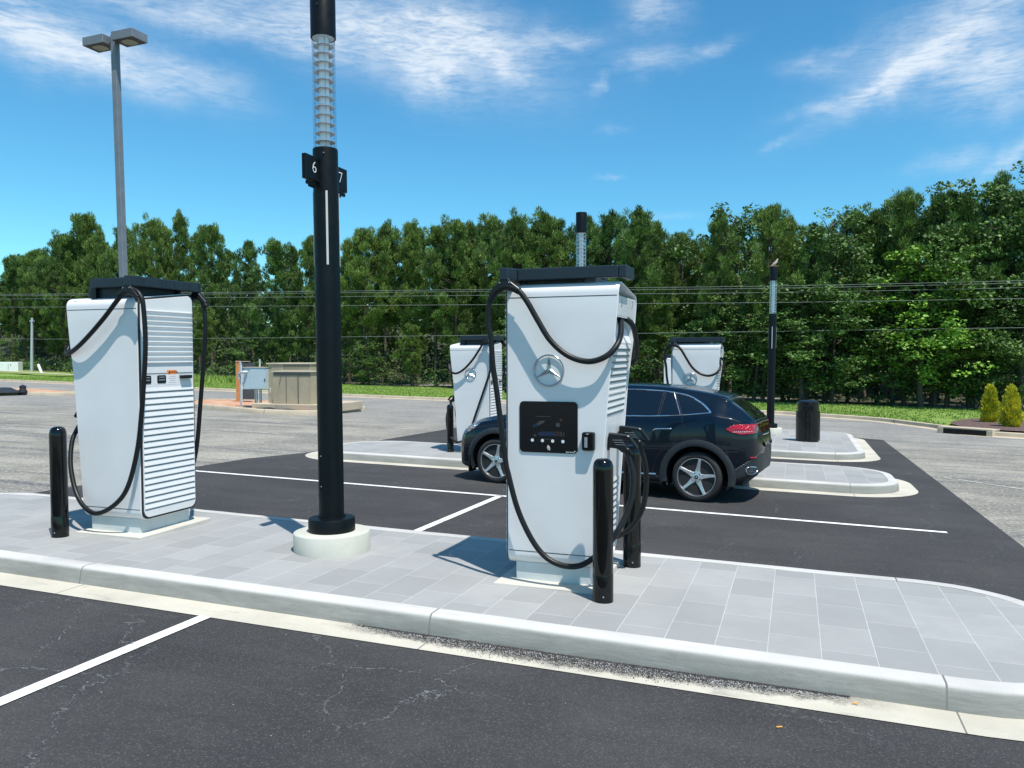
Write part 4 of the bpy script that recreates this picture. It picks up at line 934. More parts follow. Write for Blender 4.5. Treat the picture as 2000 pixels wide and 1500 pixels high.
def build_car():
    B_ = Vector((-4.46, 11.82, 0)); a = rad(-6.64); d = Vector((math.cos(a), math.sin(a), 0)); nn = Vector((-d.y, d.x, 0))
    root = thing('parked_car', 'glossy black rounded SUV parked behind the charger with the screen', 'car', B_+nn*.925+Vector((0,0,.004)), a, lean=(0,-.004))
    st = np.concatenate([np.linspace(S0, -.55, 26)[:-1], np.linspace(-.55, 3.55, 170)[:-1], np.linspace(3.55, S1, 62)])
    G = np.array([section(s) for s in st]); ns, nc = G.shape[:2]
    wc = ((0., .36), (3.2, .36)); RA = .445
    # grid vertices, both sides
    V = np.zeros((ns, 2*nc-1, 3)); V[:, :, 0] = st[:, None]
    V[:, :nc, 1] = -G[:, :, 0]; V[:, :nc, 2] = G[:, :, 1]; V[:, nc:, 1] = G[:, ::-1, 0][:, 1:]; V[:, nc:, 2] = G[:, ::-1, 1][:, 1:]
    m = V.shape[1]
    # end bulge: pull the end rows a little so that nose and tail are rounded, not flat
    quads = {}
    idx = np.arange(ns*m).reshape(ns, m); VV = V.reshape(-1, 3).copy()
    P0 = VV.copy()
    inside = np.zeros(len(VV), bool)
    for (cx_, cz_) in wc:
        dd = np.hypot(P0[:, 0]-cx_, P0[:, 2]-cz_); low = P0[:, 2] < 1.0
        inside |= (dd < RA) & low
    faces = []
    for i in range(ns-1):
        for j in range(m-1):
            q = (idx[i, j], idx[i+1, j], idx[i+1, j+1], idx[i, j+1])
            if all(inside[k] for k in q): continue
            faces.append(q)
    used = set(k for q in faces for k in q if inside[k])
    for k in used:
        for (cx_, cz_) in wc:
            dx, dz = P0[k, 0]-cx_, P0[k, 2]-cz_; r = math.hypot(dx, dz)
            if r < RA: VV[k, 0] = cx_+dx/max(r, 1e-4)*RA; VV[k, 2] = cz_+dz/max(r, 1e-4)*RA
    # regions
    def inpoly(x, z, poly):
        c = False; n = len(poly)
        for i in range(n):
            x1, z1 = poly[i]; x2, z2 = poly[i-1]
            if (z1 > z) != (z2 > z) and x < (x2-x1)*(z-z1)/(z2-z1)+x1: c = not c
        return c
    up = [(.98,1.145),(1.12,1.30),(1.35,1.44),(1.7,1.53),(2.1,1.565),(2.54,1.56),(2.76,1.54),(3.0,1.495),(3.17,1.42),(3.29,1.345),(3.37,1.275)]
    lo = [(3.37,1.275),(2.95,1.225),(2.57,1.195),(2.1,1.175),(1.5,1.155),(.98,1.145)]
    WIN = up+lo[1:-1]
    TL = [(3.58,1.05),(3.64,1.10),(3.71,1.125),(3.84,1.13),(4.2,1.11),(4.2,1.03),(3.93,1.0),(3.80,.985),(3.68,1.005)]
    HL = [(-.68,.80),(-.60,.895),(-.45,.935),(-.34,.935),(-.40,.885),(-.52,.80),(-.62,.755)]
    cl = lambda x: float(np.interp(x, [-.9,-.5,.5,2.7,3.67,3.9,4.2], [.30,.30,.33,.33,.46,.56,.71]) if x < 3.67 else .46+(x-3.67)*.72)
    parts = {k: [] for k in ('body','side_window','windscreen','rear_window','tail_light','light_bar','headlight','cladding','grille')}
    for q in faces:
        c = VV[list(q)].mean(0); x, y, z = c; ay = abs(y)
        top = z > f_zB(x)+.5*(f_zT(x)-f_zB(x)) and ay < f_wr(x)+.03
        k = 'body'
        if inpoly(x, z, WIN) and ay > .55: k = 'side_window'
        elif .60 < x < 1.30 and ay < f_wr(x)-.02 and z > 1.15: k = 'windscreen'
        elif 3.60 < x < 3.925 and ay < f_wr(x)-.03 and z > f_zT(x)-.05: k = 'rear_window'
        elif inpoly(x, z, TL): k = 'tail_light' if (x < 3.955 and ay > .45) else 'light_bar'
        elif 1.03 < z < 1.12 and x > 4.03 and False: k = 'light_bar'
        elif inpoly(x, z, HL) and ay > .35: k = 'headlight'
        elif z < cl(x): k = 'cladding'
        elif x < -.795 and z > .42 and z < .70 and ay < .45: k = 'grille'
        parts[k].append(q)
    nm = dict(body=('body','navy_car_paint'), side_window=('side_windows','tinted_glass'), windscreen=('windscreen','tinted_glass'), rear_window=('rear_window','tinted_glass'), tail_light=('tail_light','red_lens'), light_bar=('rear_light_bar','dark_lens'), headlight=('headlight','headlight_glass'), cladding=('lower_cladding','cladding'), grille=('grille','tinted_glass'))
    obs = {}
    for k, qs in parts.items():
        if not qs: continue
        sel = {'L': [q for q in qs if VV[list(q)].mean(0)[1] < 0], 'R': [q for q in qs if VV[list(q)].mean(0)[1] >= 0]} if k in ('headlight','side_window','tail_light') else {'': qs}
        for sd_, q_ in sel.items():
            ids = sorted(set(i for q in q_ for i in q)); mp = {i: n for n, i in enumerate(ids)}
            o = mesh_obj(nm[k][0].replace('windows','window'), [VV[i] for i in ids], [tuple(mp[i] for i in q) for q in q_], nm[k][1], root, smooth=True)
            if k in ('body','cladding','tail_light','headlight','side_window','rear_window','windscreen'):
                s_ = o.modifiers.new('thickness', 'SOLIDIFY'); s_.thickness = .02; s_.offset = -1 if k not in ('tail_light','headlight') else -.7
                import bmesh
                bm = bmesh.new(); bm.from_mesh(o.data); bmesh.ops.recalc_face_normals(bm, faces=bm.faces)
                c0 = sum((f.calc_center_median() for f in bm.faces), Vector())/len(bm.faces)
                tst = sum((f.normal.dot(f.calc_center_median()-Vector((f.calc_center_median().x, 0, .8))) for f in bm.faces))
                if tst < 0: bmesh.ops.reverse_faces(bm, faces=bm.faces)
                bm.to_mesh(o.data); bm.free()
            obs[k+sd_] = o
    # end caps
    for i, nme, mt in ((0, 'nose_cap', 'cladding'), (ns-1, 'tail_cap', 'cladding')):
        mesh_obj(nme, [VV[k] for k in idx[i]], [tuple(range(m))], mt, root)
    body = obs['body']
    def surf(x, z, off=.004, side=-1):
        c = section(x); half = c[:int(12*12.2)]
        k = int(np.argmin(np.abs(c[:150, 1]-z))) if z < f_zT(x) else 150
        zz = c[:, 1]; 
        # monotone part above the sill
        sel = np.arange(24, 12*13); o = np.argsort(zz[sel]); y = float(np.interp(z, zz[sel][o], c[sel][o][:, 0]))
        return (x, side*(y+off), z)
    for side in (-1, 1):
        trim = [surf(x, z, .002, side) for x, z in catmull([(a, b) for a, b in up], 5)]
        sill = [surf(x, z, .002, side) for x, z in catmull([(a, b) for a, b in lo], 5)]
        M().tube(trim, [.010+.006*min(1,max(0,(p[0]-2.6)/.6)) for p in trim], 6).build('window_trim', 'chrome', root, smooth=60)
        M().tube(sill, .008, 6).build('window_trim', 'chrome', root, smooth=60)
        for (xa, za, xb, zb, r) in ((2.775,1.545,2.935,1.225,.008),(2.80,1.542,2.96,1.228,.004),(2.635,1.555,2.60,1.198,.005),(2.665,1.552,2.63,1.20,.004),(1.60,1.51,1.60,1.16,.02),(1.22,1.37,1.35,1.15,.010)):
            M().tube([surf(xa+(xb-xa)*t, za+(zb-za)*t, .001, side) for t in np.linspace(0,1,9)], r, 6).build('pillar_trim', 'satin_steel' if r == .008 else 'black_gasket', root, smooth=60)
        # shut lines
        sl = M()
        for pl in ([(2.96,1.21),(3.0,1.08),(2.99,.98),(2.90,.86),(2.72,.72),(2.60,.55),(2.56,.36)], [(1.60,1.15),(1.62,.9),(1.62,.36)], [(.62,1.05),(.60,.8),(.58,.36)], [(3.66,.98),(3.64,.9),(3.58,.84),(3.60,.78),(3.64,.66)], [(-.46,.76),(-.34,.885),(-.1,.955),(.3,1.02),(.6,1.07)]):
            sl.tube([surf(x, z, -.001, side) for x, z in catmull(pl, 4)], .0042, 5)
        sl.each('shut_line', 'black_gasket', root)
        for hx in (1.38, 2.56):
            h = catmull([(hx, .985, -.002),(hx+.04, 1.012, .022),(hx+.13, 1.022, .026),(hx+.26, 1.028, .022),(hx+.265, 1.022, .0)], 4)
            M().tube([surf(x, z, o_, side) for x, z, o_ in h], .0095, 8).build('door_handle', 'chrome', root, smooth=60)
        M().tube([surf(x, z, .006, side) for x, z in [(.55,.33),(1.5,.335),(2.2,.345),(2.62,.36)]], .017, 8).build('sill_strip', 'chrome', root, smooth=60)
        # wheel arch flares
        for (cx_, cz_) in wc:
            rings = []
            for an in np.linspace(rad(-12), rad(192), 60):
                co, si = math.cos(an), math.sin(an)
                def pt(r, off):
                    x, z = cx_+r*co, cz_+r*si; x = min(max(x, S0+.03), S1-.02); z = max(z, .215)
                    y = surf(x, max(z, float(f_z0(x))+.08), 0, 1)[1]; return (x, side*(y+off), z)
                yb = pt(.46, .0); 
                rings.append([pt(.535,-.004), pt(.530,.008), pt(.50,.014), pt(.455,.016), pt(.438,.010), (pt(.436,0)[0], side*(abs(pt(.436,0)[1])-.06), pt(.436,0)[2]), (pt(.45,0)[0], side*(abs(pt(.45,0)[1])-.06), pt(.45,0)[2])])
            M().loft(rings).build('wheel_arch', 'cladding', root, smooth=50)
            # liner
            lr = []
            for an in np.linspace(rad(-20), rad(200), 30):
                x, z = cx_+.45*math.cos(an), cz_+.45*math.sin(an); lr.append([(x, side*.925, z), (x, side*.40, z)])
            vs = [p for r in lr for p in r]; mesh_obj('arch_liner', vs, [(2*i, 2*i+1, 2*i+3, 2*i+2) for i in range(len(lr)-1)], 'car_interior', root, smooth=True)
            arc = [(cx_+.46*math.cos(an), cz_+.46*math.sin(an)) for an in np.linspace(rad(-25), rad(205), 30)]
            M().prism(arc, side*.395, side*.405).build('arch_wall', 'car_interior', root)
        # mirror
        mh = M().lathe([(.01,-.10),(.055,-.085),(.075,-.03),(.075,.03),(.055,.075),(.01,.085)], (0,0), 18, 'y').build('door_mirror', 'navy_car_paint', root, smooth=50)
        mh.location = (.86, side*1.03, 1.17); mh.scale = (1.1,1.05,.8)
        M().box(.85,.91,min(side*.86,side*.97),max(side*.86,side*.97),1.10,1.135).build('mirror_arm', 'black_plastic', root)
        # reflector and trim outlet in the rear bumper
        M().tube([surf(x, z, .003, side) for x, z in ((3.90,.665),(3.94,.662),(3.97,.655))], .013, 8).build('reflector', 'red_lens', root, smooth=60)
        ex = M().tube([surf(x, z, .004, side) for x, z in catmull([(3.86,.50),(3.90,.535),(3.965,.525),(3.985,.48),(3.95,.432),(3.88,.44)], 4, True)], .009, 6, closed=True).build('bumper_outlet', 'chrome', root, smooth=60)
        b = M()
        for zz in (.465,.49,.515): b.tube([surf(3.87, zz, .0, side), surf(3.93, zz, .004, side), surf(3.975, zz, .002, side)], .0045, 5)
        b.each('outlet_bar', 'chrome', ex)
        # light details
        td = M()
        for k in range(5):
            x = 3.69+.048*k; td.tube([surf(x, 1.058, .004, side), surf(x+.045, 1.105, .004, side)], .010, 5)
        td.each('light_element', 'tail_glow', obs['tail_light'+('L' if side < 0 else 'R')], smooth=60)
        td = M()
        for k in range(9):
            x = 3.69+.027*k; td.tube([surf(x, 1.012+.002*k, .003, side), surf(x+.015, 1.035, .003, side)], .003, 4)
        td.build('light_rib', 'pale_plate', obs['tail_light'+('L' if side < 0 else 'R')])
        h_ = M(); h_.tube([surf(x, z, .003, side) for x, z in ((-.60,.83),(-.52,.865),(-.42,.905))], .012, 6); h_.build('light_element', 'chrome', root)
        h_ = M(); h_.tube([surf(x, z, .004, side) for x, z in ((-.53,.80),(-.49,.845),(-.45,.87))], .008, 6); h_.build('indicator', 'label_orange', root)
    # spoiler
    sp = []
    for y in np.linspace(-.60, .60, 25):
        e = 1-(abs(y)/.60)**4*.5; zt = float(f_zT(3.36))-.012-.035*(y/.6)**2
        sp.append([(x_-.09, y, z_) for x_, z_ in ((3.36, zt-.012), (3.45, zt-.005), (3.58, zt-.028), (3.60+.075*e, zt-.048), (3.60+.07*e, zt-.062), (3.58, zt-.07), (3.5, zt-.06))])
    M().loft(sp).build('roof_spoiler', 'navy_car_paint', root, smooth=40)
    M().tube([(3.84,-.05,1.275),(3.90,.0,1.262),(3.95,.05,1.25)], .012, 6).build('rear_wiper', 'black_plastic', root)
    M().tube([(3.99,-.28,.96),(4.01,0,.96),(3.99,.28,.96)], .012, 6).build('tail_trim', 'chrome', root)
    M().box(-.6,3.8,-.66,.66,.25,.30).build('floor_pan', 'car_interior', root)
    M().box(-.2,3.5,-.80,.80,.85,.95).build('parcel_shelf', 'car_interior', root)
    for sx_ in (1.35, 2.35):
        for y in (-.38, .38): M().box(sx_,sx_+.14,y-.22,y+.22,.8,1.30).build('seat', 'car_interior', root, bevel=.04)
    # wheels
    def wheel(cx_, side):
        w = bpy.data.objects.new('wheel', None); COL.objects.link(w); w.parent = root; w.empty_display_size = .1
        w.location = (cx_, side*.90, .357); w.rotation_euler = (0, (1.05 if cx_ > 1 else .9)*side*-1 if False else 0, 0 if side < 0 else PI)
        # outward is -y in wheel space
        M().lathe([(.262,-.005),(.275,-.026),(.30,-.034),(.332,-.030),(.350,-.012),(.3575,.012),(.3575,.205),(.345,.235),(.28,.245),(.26,.22)], (0,0), 72, 'y').build('tyre', 'tyre_rubber', w, smooth=40)
        rim = M().lathe([(.205,.02),(.238,.012),(.252,-.010),(.262,-.024),(.274,-.026),(.276,-.012),(.262,.01),(.262,.2),(.20,.2)], (0,0), 72, 'y').build('rim', 'wheel_dark', w, smooth=40)
        M().tube([(.268*math.cos(a_), -.024, .268*math.sin(a_)) for a_ in np.linspace(0, 2*PI, 73)[:-1]], .0055, 6, closed=True).build('rim_edge', 'wheel_silver', rim, smooth=60)
        M().lathe([(.02,.055),(.23,.05),(.23,.06),(.02,.065)], (0,0), 48, 'y').build('aero_disc', 'wheel_dark', rim, smooth=40)
        s_ = M(); blk = M()
        for k in range(5):
            a_ = PI/2-.17+k*2*PI/5; ca, sa = math.cos(a_), math.sin(a_)
            def rp(r, t, y): return (r*ca-t*sa, y, r*sa+t*ca)
            prof = [(.045,.058,-.010),(.09,.042,-.006),(.15,.030,-.010),(.22,.025,-.018),(.264,.026,-.022)]
            rings = [[rp(r, -w_, y+.012), rp(r, -w_*.72, y-.006), rp(r, w_*.72, y-.006), rp(r, w_, y+.012), rp(r, w_*.9, y+.045), rp(r, -w_*.9, y+.045)] for r, w_, y in prof]
            s_.loft(rings)
            b2 = a_+PI/5; cb, sb = math.cos(b2), math.sin(b2)
            rings = []
            for r, w_, y in ((.10,.030,.022),(.15,.034,.026),(.205,.060,.022),(.245,.085,.012)):
                q = lambda t, y_: (r*cb-t*sb, y_, r*sb+t*cb)
                rings.append([q(-w_, y), q(w_, y), q(w_, y+.02), q(-w_, y+.02)])
            blk.loft(rings)
        s_.build('spoke', 'wheel_silver', rim, bevel=.003, bseg=1); blk.build('aero_blade', 'wheel_dark', rim, bevel=.004, bseg=1)
        hb = M().lathe([(.064,.0),(.062,-.010),(.048,-.016),(.028,-.018),(.004,-.018)], (0,0), 30, 'y').build('hub', 'wheel_silver', rim, smooth=40)
        nb = M()
        for k in range(5):
            a_ = PI/2+.45+k*2*PI/5; nb.tube([(.062*math.cos(a_), .0, .062*math.sin(a_)), (.062*math.cos(a_), -.0165, .062*math.sin(a_))], .010, 8)
        nb.build('wheel_bolt', 'black_plastic', rim)
        cp = M().lathe([(.0275,-.017),(.026,-.021),(.004,-.0215)], (0,0), 20, 'y').build('centre_cap', 'black_plastic', rim)
        st = M()
        for k in range(3):
            a_ = PI/2+k*2*PI/3; st.add([(0,-.024,0), (.005*math.cos(a_+1), -.0218, .005*math.sin(a_+1)), (.021*math.cos(a_), -.022, .021*math.sin(a_)), (.005*math.cos(a_-1), -.0218, .005*math.sin(a_-1))], [(0,1,2),(0,2,3)])
        st.build('star', 'chrome', rim)
        M().lathe([(.05,.10),(.17,.10),(.17,.115),(.05,.115)], (0,0), 32, 'y').build('brake_disc', 'galvanised', w)
    for cx_ in (0., 3.2):
        for side in (-1, 1): wheel(cx_, side)
    # mud flaps
    for x, z in ((2.70, .20), (-.50+.0, .17)): 
        M().prism([(x-.015,.42),(x+.012,.42),(x+.004,z-.02),(x-.012,z-.0)], -.90, -.66).build('mud_flap', 'black_plastic', root)
simple('tail_glow', (.60,.012,.035), .2, var=.05, coat=1.)
build_car()
# ------------------------------------------------------------------ vegetation
def leaf_tris(C, dirs, L, Wd, r):
    """thin leaf triangles at centres C pointing along dirs"""
    n = len(C); up = r.normal(size=(n, 3)); s = np.cross(dirs, up); s /= np.linalg.norm(s, axis=1)[:, None]+1e-9
    return np.stack([C-s*Wd[:, None], C+s*Wd[:, None], C+dirs*L[:, None]], 1)
def quad_leaves(C, L, r, flat=.6):
    n = len(C); a = r.uniform(0, 2*PI, n); d = np.stack([np.cos(a), np.sin(a), r.normal(0, flat, n)], 1); d /= np.linalg.norm(d, axis=1)[:, None]
    nrm = r.normal(size=(n, 3))*flat+np.array([0, 0, 1.]); s = np.cross(d, nrm); s /= np.linalg.norm(s, axis=1)[:, None]+1e-9
    h = L*.5; A = C-d*h[:, None]; B = C+d*h[:, None]; E1 = C+s*(L*.38)[:, None]; E2 = C-s*(L*.38)[:, None]
    return np.concatenate([np.stack([A, E1, B], 1), np.stack([A, B, E2], 1)])
def make_tree(kind, seed):
    """unit height 1 -> built at real size H0, returns (crown_mesh, trunk_mesh, H0)"""
    r = np.random.default_rng(seed); V = []; Tn = []; tr = M(); H0 = 14. if kind == 'pine' else 9.
    bend = r.normal(0, .25, 2)
    def axis(h): return np.array([bend[0]*math.sin(h/H0*2.4), bend[1]*math.sin(h/H0*2.1), h])
    tr.tube([axis(h) for h in np.linspace(-.3, H0*(.93 if kind == 'pine' else .80), 9)], list(np.linspace(.15, .03, 9) if kind == 'pine' else np.linspace(.13, .02, 9)), 7)
    if kind == 'pine':
        nb = 62; base = r.uniform(.16, .42); RM = r.uniform(1.8, 3.0); gp = r.uniform(2.4, 5.5); lop = r.uniform(0, 6.28); la = r.uniform(.05,.35)
        for k in range(nb):
            f = base+(1-base)*((k+r.uniform(0,1))/nb)**.92; h = f*H0*.96; g = (f-base)/(1-base)
            shape = (min(1., g*2.0+.45))*max(.0, 1-g**gp)**.6*(1-.22*g); Lb = (RM*shape+.12)*r.uniform(.42, 1.22)
            a = k*2.4+r.uniform(-.5,.5); pitch = r.uniform(-.05,.35)+.95*g*g; Lb *= 1+la*math.cos(a-lop)
            d = np.array([math.cos(a)*math.cos(pitch), math.sin(a)*math.cos(pitch), math.sin(pitch)]); p0 = axis(h)
            p1 = p0+d*Lb*.55; p2 = p0+d*Lb+np.array([0,0,Lb*.22])
            tr.tube([p0, p1, p2], [.030, .020, .008], 4, caps=False)
            nc = max(3, int(Lb*3.4))
            for j in range(nc):
                t = r.uniform(.42, 1.08); c = p0+(p2-p0)*t+r.normal(0, .20, 3)*(.4+Lb*.28)
                if t > .8: c = c+np.array([0,0,r.uniform(0,.22)])
                R_ = r.uniform(.18,.42); n = int(92*R_/.27)
                u = r.normal(size=(n,3)); u /= np.linalg.norm(u, axis=1)[:, None]
                q = c+u*R_*np.array([.85,.85,1.15])*(r.uniform(.15,1,n)**.5)[:, None]
                dd = u*.8+np.array([0,0,1.0])+d*.3+r.normal(0,.25,(n,3)); dd /= np.linalg.norm(dd, axis=1)[:, None]
                V.append(leaf_tris(q, dd, r.uniform(.15,.30,n), r.uniform(.020,.040,n), r)); Tn.append(np.clip(r.normal(r.uniform(.0,.9), .22, n), 0, 1))
        for k in range(14):   # candles on the leading shoots
            c = axis(H0*.96)+np.array([r.normal(0,.38), r.normal(0,.38), r.uniform(-.9,.3)]); n = 46
            u = r.normal(size=(n,3)); q = c+u*np.array([.10,.10,.14]); dd = u*.5+np.array([0,0,1.3]); dd /= np.linalg.norm(dd, axis=1)[:, None]
            V.append(leaf_tris(q, dd, r.uniform(.18,.30,n), r.uniform(.02,.035,n), r)); Tn.append(np.clip(r.normal(.5,.25,n),0,1))
        # bare dead stubs under the crown
        for k in range(10):
            h = r.uniform(.12, base)*H0; a = r.uniform(0, 6.28); p0 = axis(h); tr.tube([p0, p0+np.array([math.cos(a), math.sin(a), r.uniform(-.2,.3)])*r.uniform(.5,1.5)], [.016,.005], 4, caps=False)
    else:
        nb = 34; sprd = 2.6 if kind == 'broad' else 2.1
        for k in range(nb):
            f = .10+.90*(k+r.uniform(0,1))/nb; h = f*H0*.93
            shape = math.sin(min(1., (1-f)*1.15+.12)*PI*.55)**.8; Lb = sprd*shape*r.uniform(.55,1.15)+.25
            a = k*2.4+r.uniform(-.6,.6); pitch = r.uniform(.1,.7); d = np.array([math.cos(a)*math.cos(pitch), math.sin(a)*math.cos(pitch), math.sin(pitch)])
            p0 = axis(h*.9); p2 = p0+d*Lb; tr.tube([p0, (p0+p2)/2+np.array([0,0,.1]), p2], [.03,.02,.006], 4, caps=False)
            for j in range(max(2, int(Lb*3.4))):
                t = r.uniform(.35,1.08); c = p0+(p2-p0)*t+r.normal(0,.3,3); R_ = r.uniform(.25,.52); n = int(46*R_/.38)
                u = r.normal(size=(n,3)); u /= np.linalg.norm(u, axis=1)[:, None]; q = c+u*np.array([1.15,1.15,.6])*R_*(r.uniform(.2,1,n)**.5)[:, None]
                tq = quad_leaves(q, r.uniform(.09,.19,n), r, .55); V.append(tq); tt = np.clip(r.normal(r.uniform(.2,.8), .2, n), 0, 1); Tn.append(np.concatenate([tt, tt]))
    V = np.concatenate(V); Tn = np.concatenate(Tn)
    mat = {'pine': 'pine_needles', 'broad': 'broad_leaves', 'maple': 'bright_leaves'}[kind]
    me = tri_mesh('crown', V, mat, Tn)
    to = tr.build('trunk', 'bark', smooth=70); tm = to.data; bpy.data.objects.remove(to)
    return me, tm, H0
PROT = {'pine': [make_tree('pine', 10+i) for i in range(9)], 'broad': [make_tree('broad', 30+i) for i in range(5)], 'maple': [make_tree('maple', 51)]}
def place_tree(name, kind, k, x, y, top, label, group, width=1., z0=.06):
    me, tm, H0 = PROT[kind][k % len(PROT[kind])]; h = top-z0; s = h/H0
    root = bpy.data.objects.new(name, None); COL.objects.link(root); root.location = (x, y, z0); root.rotation_euler = (0,0,random.uniform(0,6.28))
    ws = s**.6*width if kind == 'pine' else s**.7*width
    root.scale = (ws, ws, s); tag(root, label, 'tree', group)
    a = bpy.data.objects.new('crown', me); COL.objects.link(a); a.parent = root
    b = bpy.data.objects.new('trunk', tm); COL.objects.link(b); b.parent = root
TREES = [(-101.3,75.7,13.5,'p'),(-98.7,77.7,14.7,'p'),(-91.8,74.7,15.1,'p'),(-78.6,68.4,15.5,'p'),(-74.1,68.6,15.8,'p'),(-64.2,62.6,15.0,'p'),(-58.0,60.2,14.8,'p'),(-56.8,62.3,15.6,'p'),(-52.5,61.9,14.4,'p'),(-45.6,58.0,12.3,'p'),(-40.6,55.6,11.6,'p'),(-38.6,57.0,12.2,'p'),(-34.0,55.3,11.5,'p'),(-31.8,54.5,12.0,'p'),(-30.6,56.1,12.6,'p'),(-28.3,56.1,12.7,'p'),(-26.1,55.7,12.5,'p'),(-24.3,55.2,12.5,'p'),(-23.4,57.4,12.8,'p'),(-21.6,56.4,12.9,'p'),(-19.0,53.8,12.3,'p'),(-17.1,53.4,12.3,'p'),(-16.8,55.4,12.3,'p'),(-14.5,55.4,12.6,'p'),(-12.3,55.0,12.6,'p'),(-10.1,50.1,11.7,'p'),(-8.8,53.5,11.4,'p'),(-7.3,53.2,10.6,'p'),(-4.5,48.3,10.8,'p'),(-3.2,50.8,12.0,'p'),(-1.7,47.3,11.1,'p'),(-0.7,50.9,11.0,'p'),(0.6,47.3,9.8,'p'),(1.6,47.2,10.5,'p'),(2.9,50.2,11.0,'p'),(4.4,49.2,10.8,'p'),(5.6,47.6,11.5,'p'),(6.9,47.4,11.9,'p'),(7.6,47.3,11.4,'p'),(8.7,47.6,11.2,'p'),(10.3,50.6,12.5,'p'),(10.9,47.7,12.2,'p'),(12.0,47.2,12.3,'p'),(14.0,49.7,12.8,'p'),(-112.1,81.5,11.3,'p'),(-107.5,82.3,11.8,'p'),(-102.0,82.5,15.7,'p'),(-98.6,83.9,15.9,'p'),(-88.6,80.5,16.6,'p'),(-79.0,77.4,16.1,'p'),(-67.8,71.6,16.5,'p'),(-64.1,73.5,16.1,'p'),(-58.0,70.8,13.6,'p'),(-54.0,70.3,11.3,'p'),(-45.8,64.6,12.5,'p'),(-44.6,67.3,12.8,'p'),(-38.3,63.3,11.3,'p'),(-34.9,63.3,13.4,'p'),(-30.7,61.8,13.2,'p'),(-29.3,65.5,12.9,'p'),(-26.4,65.4,13.9,'p'),(-22.5,61.6,12.8,'p'),(-20.0,60.7,12.6,'p'),(-17.0,60.1,12.0,'p'),(-15.0,64.0,13.1,'p'),(-11.5,60.8,12.9,'p'),(-8.9,57.0,10.3,'p'),(-7.0,61.0,10.7,'p'),(-4.3,57.6,11.8,'p'),(-2.3,59.4,13.0,'p'),(-0.1,57.7,10.6,'p'),(2.1,57.5,10.9,'p'),(4.3,55.8,9.2,'p'),(6.7,58.4,12.9,'p'),(8.8,58.2,13.3,'p'),(10.3,55.6,11.9,'p'),(11.7,54.0,12.6,'p'),(14.6,57.6,13.5,'p'),(15.9,56.7,13.4,'p'),(-100.9,74.7,2.7,'p'),(-94.6,74.2,4.7,'d'),(-80.4,68.6,5.8,'p'),(-69.6,63.8,4.8,'p'),(-62.4,61.3,7.3,'p'),(-56.5,60.3,5.2,'p'),(-49.4,56.8,6.7,'p'),(-43.0,55.3,5.0,'d'),(-39.7,55.2,5.8,'p'),(-35.7,55.8,4.1,'d'),(-31.1,54.3,4.2,'d'),(-27.3,54.1,4.7,'p'),(-22.8,53.3,4.0,'d'),(-18.5,52.0,5.9,'d'),(-16.1,52.9,3.8,'d'),(-12.7,50.7,6.3,'d'),(-10.3,49.8,7.3,'d'),(-8.0,50.0,7.3,'p'),(-5.5,48.2,5.5,'d'),(-4.0,48.1,7.4,'d'),(-2.2,47.2,7.4,'d'),(-0.3,47.6,6.0,'d'),(1.9,46.5,7.5,'d'),(3.3,47.1,6.2,'p'),(5.0,47.3,8.1,'d'),(7.0,47.1,7.8,'d'),(8.9,47.6,7.4,'d'),(10.2,47.5,9.1,'p'),(11.7,47.2,6.9,'p')]
for i, (x, y, z, k) in enumerate(TREES):
    if k == 'p' and i < 46 and i % 4 == 1 and x > -9: place_tree('broadleaf_tree', 'broad', i, x, y, z*1.13, 'tall rounded broadleaf tree standing among the pines of the wood', 'tall broadleaf trees among the pines', 1.0)
    elif k == 'p': place_tree('pine_tree', 'pine', i*5+i//6, x, y, z, 'tall dark green pine tree in the dense wood behind the lawn', 'pines of the wood behind the lot', random.uniform(.85,1.15))
    else: place_tree('broadleaf_tree', 'broad', i*3, x, y, z, 'leafy broadleaf tree at the edge of the wood behind the lawn', 'broadleaf trees at the edge of the wood', random.uniform(.95,1.25))
for i in range(12): place_tree('pine_tree', 'pine', i*4+1, -72-5.2*i, 66+3.1*i+(i % 3), 15+(i*7) % 4, 'tall dark green pine tree in the dense wood behind the lawn', 'pines of the wood behind the lot', 1.15)
place_tree('maple_tree', 'maple', 0, 6.2, 46.2, 9.9, 'bright yellow-green broadleaf tree standing out before the dark pines on the right', None, 1.25)
place_tree('broadleaf_tree', 'broad', 1, .4, 46.0, 7.9, 'wide pale green tree right behind the far light column by the litter bin', None, 1.45)
place_tree('broadleaf_tree', 'broad', 3, 10.6, 45.6, 6.2, 'low dark round leafy tree above the golden shrubs at the right edge', None, 1.3)
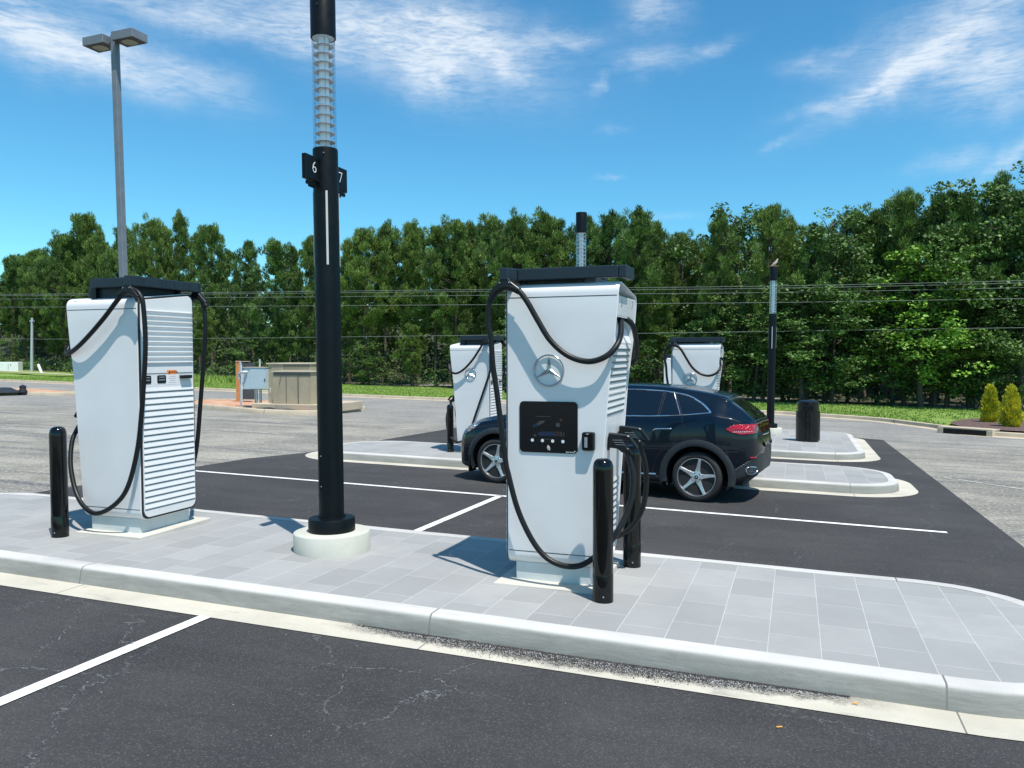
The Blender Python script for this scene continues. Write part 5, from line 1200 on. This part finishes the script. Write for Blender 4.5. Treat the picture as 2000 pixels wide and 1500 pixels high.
# understorey mass
def undergrowth():
    r = np.random.default_rng(99); V = []; Tn = []
    for x in np.arange(-100, 26, .42):
        y0 = float(np.interp(x, TX, TY)); right = x > -6
        for k in range(3 if not right else 4):
            c = np.array([x+r.normal(0,.5), y0+r.uniform(.2,8 if k else 1.6), .3+abs(r.normal(0,.55 if not right else .95))*(1+.25*k)]); R_ = r.uniform(.35,.75); n = 34
            u = r.normal(size=(n,3)); u /= np.linalg.norm(u, axis=1)[:, None]; q = c+u*R_*np.array([1.2,1,.8])*(r.uniform(.2,1,n)**.5)[:, None]; q[:, 2] = np.maximum(q[:, 2], .1)
            tq = quad_leaves(q, r.uniform(.10,.22,n), r, .6); V.append(tq); tt = np.clip(r.normal(r.uniform(.0,.7 if right else .45), .2, n), 0, 1); Tn.append(np.concatenate([tt,tt]))
    # deep screen of foliage far inside the wood
    n = 60000; x = r.uniform(-120, 34, n); y = np.interp(x, TX, TY)+r.uniform(14, 24, n); z = r.uniform(.1, 9.5, n)
    V.append(quad_leaves(np.stack([x,y,z],1), r.uniform(.3,.6,n), r, .9)); tt = r.uniform(0,.35,n); Tn.append(np.concatenate([tt,tt]))
    o = bpy.data.objects.new('undergrowth', tri_mesh('undergrowth', np.concatenate(V), 'broad_leaves', np.concatenate(Tn))); COL.objects.link(o)
    tag(o, 'dense green undergrowth filling the foot and depth of the wood', 'undergrowth', kind='stuff')
undergrowth()
# golden column shrubs
def shrub(loc, h, w, label, seed):
    r = np.random.default_rng(seed); V = []; Tn = []
    for k in range(210):
        f = r.uniform(0,1)**.9; z = f*h; rad_ = w*.5*(1-f)**.55*(.55+.6*min(1,f*6))*r.uniform(.6,1.22); a = r.uniform(0,6.28)
        c = np.array([math.cos(a)*rad_, math.sin(a)*rad_, z]); n = 36; u = r.normal(size=(n,3)); u /= np.linalg.norm(u, axis=1)[:, None]
        q = c+u*.085*np.array([1,1,1.5])*(r.uniform(0,1,n)**.5)[:, None]; dd = u*.5+np.array([math.cos(a)*.5, math.sin(a)*.5, 1.]); dd /= np.linalg.norm(dd, axis=1)[:, None]
        V.append(leaf_tris(q, dd, r.uniform(.05,.11,n), r.uniform(.014,.028,n), r)); Tn.append(np.clip(r.normal(r.uniform(0,1), .2, n), 0, 1))
    t = thing('columnar_shrub', label, 'shrub', loc, 0, 'golden column shrubs in the mulch bed', lean=(0,0))
    o = bpy.data.objects.new('foliage', tri_mesh('foliage', np.concatenate(V), 'golden_foliage', np.concatenate(Tn))); COL.objects.link(o); o.parent = t
    M().tube([(0,0,-.05),(0,0,h*.8)], [.03,.008], 6).build('stem', 'bark', t)
shrub((6.50,32.0,.15), 1.26, .48, 'left one of the two yellow-green column shrubs in the mulch bed', 5)
shrub((6.62,29.6,.15), 1.30, .50, 'right one of the two yellow-green column shrubs, just behind the drain', 6)
